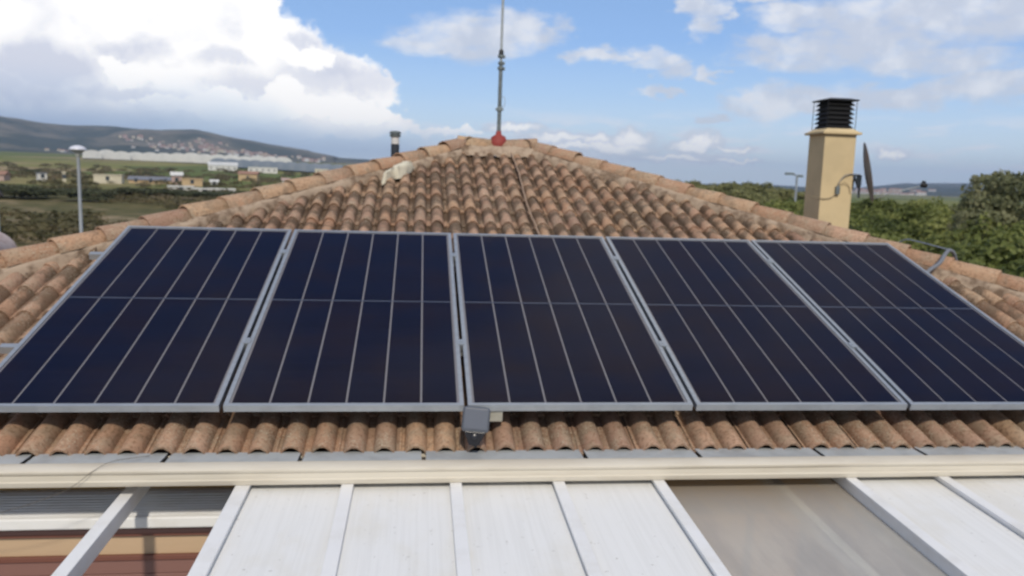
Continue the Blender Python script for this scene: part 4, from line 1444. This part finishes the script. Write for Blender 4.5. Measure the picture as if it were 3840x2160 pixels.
gh_w = arch(33, 120, 8.2).mesh('greenhouse', M_ghw, smooth=30)
gh_b = arch(38, 160, 5.5).mesh('long_shed', M_ghb, smooth=30)
for i in range(15):
    a = -21.1 + i * .83
    q = at_az_el(a, .50 - .008 * i, 500) or (*wxy(a, 1200), 1200)
    o = link('greenhouse', gh_w); o.location = (q[0], q[1], zg(q[0], q[1]) - .5); o.rotation_euler = (0, 0, R(-a) + PI / 2 * 0)
    o.scale = (.62, 1, 1.25 + rng.normal(0, .06))
    tag(o, 'white film greenhouse in the long pale row at the foot of the hills', 'greenhouse', 'white greenhouses at the foot of the hills')
for i in range(14):
    a = -13.6 + i * .78
    q = at_az_el(a, .30 - .022 * i, 400) or (*wxy(a, 950), 950)
    o = link('long_shed', gh_b); o.location = (q[0], q[1], zg(q[0], q[1]) - .5); o.rotation_euler = (0, 0, R(-a))
    o.scale = (.42, .8, 1.35)
    tag(o, 'blue-grey roofed long shed right of the white greenhouses below the hillside town', 'shed', 'blue-grey sheds below the hillside town')
for lb, a, e_, w, h, wm, fl in (('bright white gabled warehouse in front of the blue-grey sheds', -13.35, -.02, 64, 12, M_hw2, False), ('wide pale low warehouse right of the bright white one', -10.8, -.08, 66, 12, M_hw2, True), ('low cream warehouse touching the left hip tiles in view', -6.9, -.02, 32, 11, M_hw, True)):
    q = at_az_el(a, e_, 250)
    small_house(lb, q[0], q[1], w * q[2] / 2005, 12, h * q[2] / 2005, wm, M_ghw, R(-a), fl, 'warehouse', 'warehouse')
# hillside town
tw = []
for wm, rm, w, h in ((M_hw2, M_hr, 15, 7), (M_hw4, M_hr, 17, 6), (M_hw, M_hr, 13, 8)):
    m = MB().box((-w / 2, -6, -6), (w / 2, 6, h), 0)
    m.add([(-w / 2 - .5, -6.5, h), (w / 2 + .5, -6.5, h), (w / 2 + .5, 6.5, h), (-w / 2 - .5, 6.5, h), (-w / 2, 0, h + 3), (w / 2, 0, h + 3)], [(0, 1, 5, 4), (2, 3, 4, 5), (3, 0, 4), (1, 2, 5)], 1)
    for k in range(3): m.box((-w / 2 + 2 + k * w / 3, -6.1, h * .4), (-w / 2 + 4 + k * w / 3, -6.02, h * .4 + 1.8), 2)
    tw.append(m.mesh('town_house', [wm, rm, M_hg]))
tr_ = random.Random(11)
cnt = 0
for c_az, c_el, sa_, se_, nn in ((-18.6, 1.75, .6, .12, 14), (-17.2, 1.38, 1.2, .16, 22), (-14.5, 1.35, 1.1, .22, 46), (-14.9, 1.75, .5, .08, 8), (-11.8, 1.12, .9, .10, 26), (-10.2, .98, 1.0, .08, 22), (-7.6, .86, .9, .05, 14), (-22.6, .9, .5, .05, 5)):
    for i in range(nn):
        a = tr_.gauss(c_az, sa_ * .8); e_ = tr_.gauss(c_el, se_ * .8)
        q = at_az_el(a, e_, 1900, 5200)
        if not q: continue
        o = link('town_house', tw[tr_.randrange(3)]); o.location = (q[0], q[1], zg(q[0], q[1]) - 1); o.rotation_euler = (0, 0, R(-a) + tr_.uniform(-.5, .5))
        s = tr_.uniform(.55, 1.0); o.scale = (s, s, s)
        tag(o, 'small pale tile-roofed house in the town on the left hillside', 'house', 'houses of the hillside town')
        cnt += 1
for i in range(60):
    a = tr_.gauss(31.4, 1.5); r = tr_.uniform(2300, 3600)
    x, y = wxy(a, r)
    o = link('town_block', tw[tr_.choice((0, 0, 2))]); o.location = (x, y, zg(x, y) - 1); o.rotation_euler = (0, 0, R(-a) + tr_.uniform(-.4, .4))
    s = tr_.uniform(.7, 1.3); o.scale = (s * 1.3, s, s * .9)
    tag(o, 'white building in the distant town behind the dish', 'building', 'white buildings of the distant town')

# ================================================================== haze
def haze_bld(g, b, out):
    g.n.remove(b)
    v = g.n.new('ShaderNodeVolumePrincipled')
    v.inputs['Color'].default_value = (.55, .72, 1.0, 1)
    v.inputs['Density'].default_value = 1.15e-4
    v.inputs['Anisotropy'].default_value = .2
    g.l.new(v.outputs[0], out.inputs['Volume'])


M_haze = mat('haze', build=haze_bld)
hz_ = MB().box((-10200, -10200, -16), (10200, 10200, 300)).obj('haze', M_haze)
tag(hz_, kind='stuff')
bpy.context.view_layer.update()
print('tiles', n_ind, 'oaks', placed, 'copse', k, 'town', cnt)
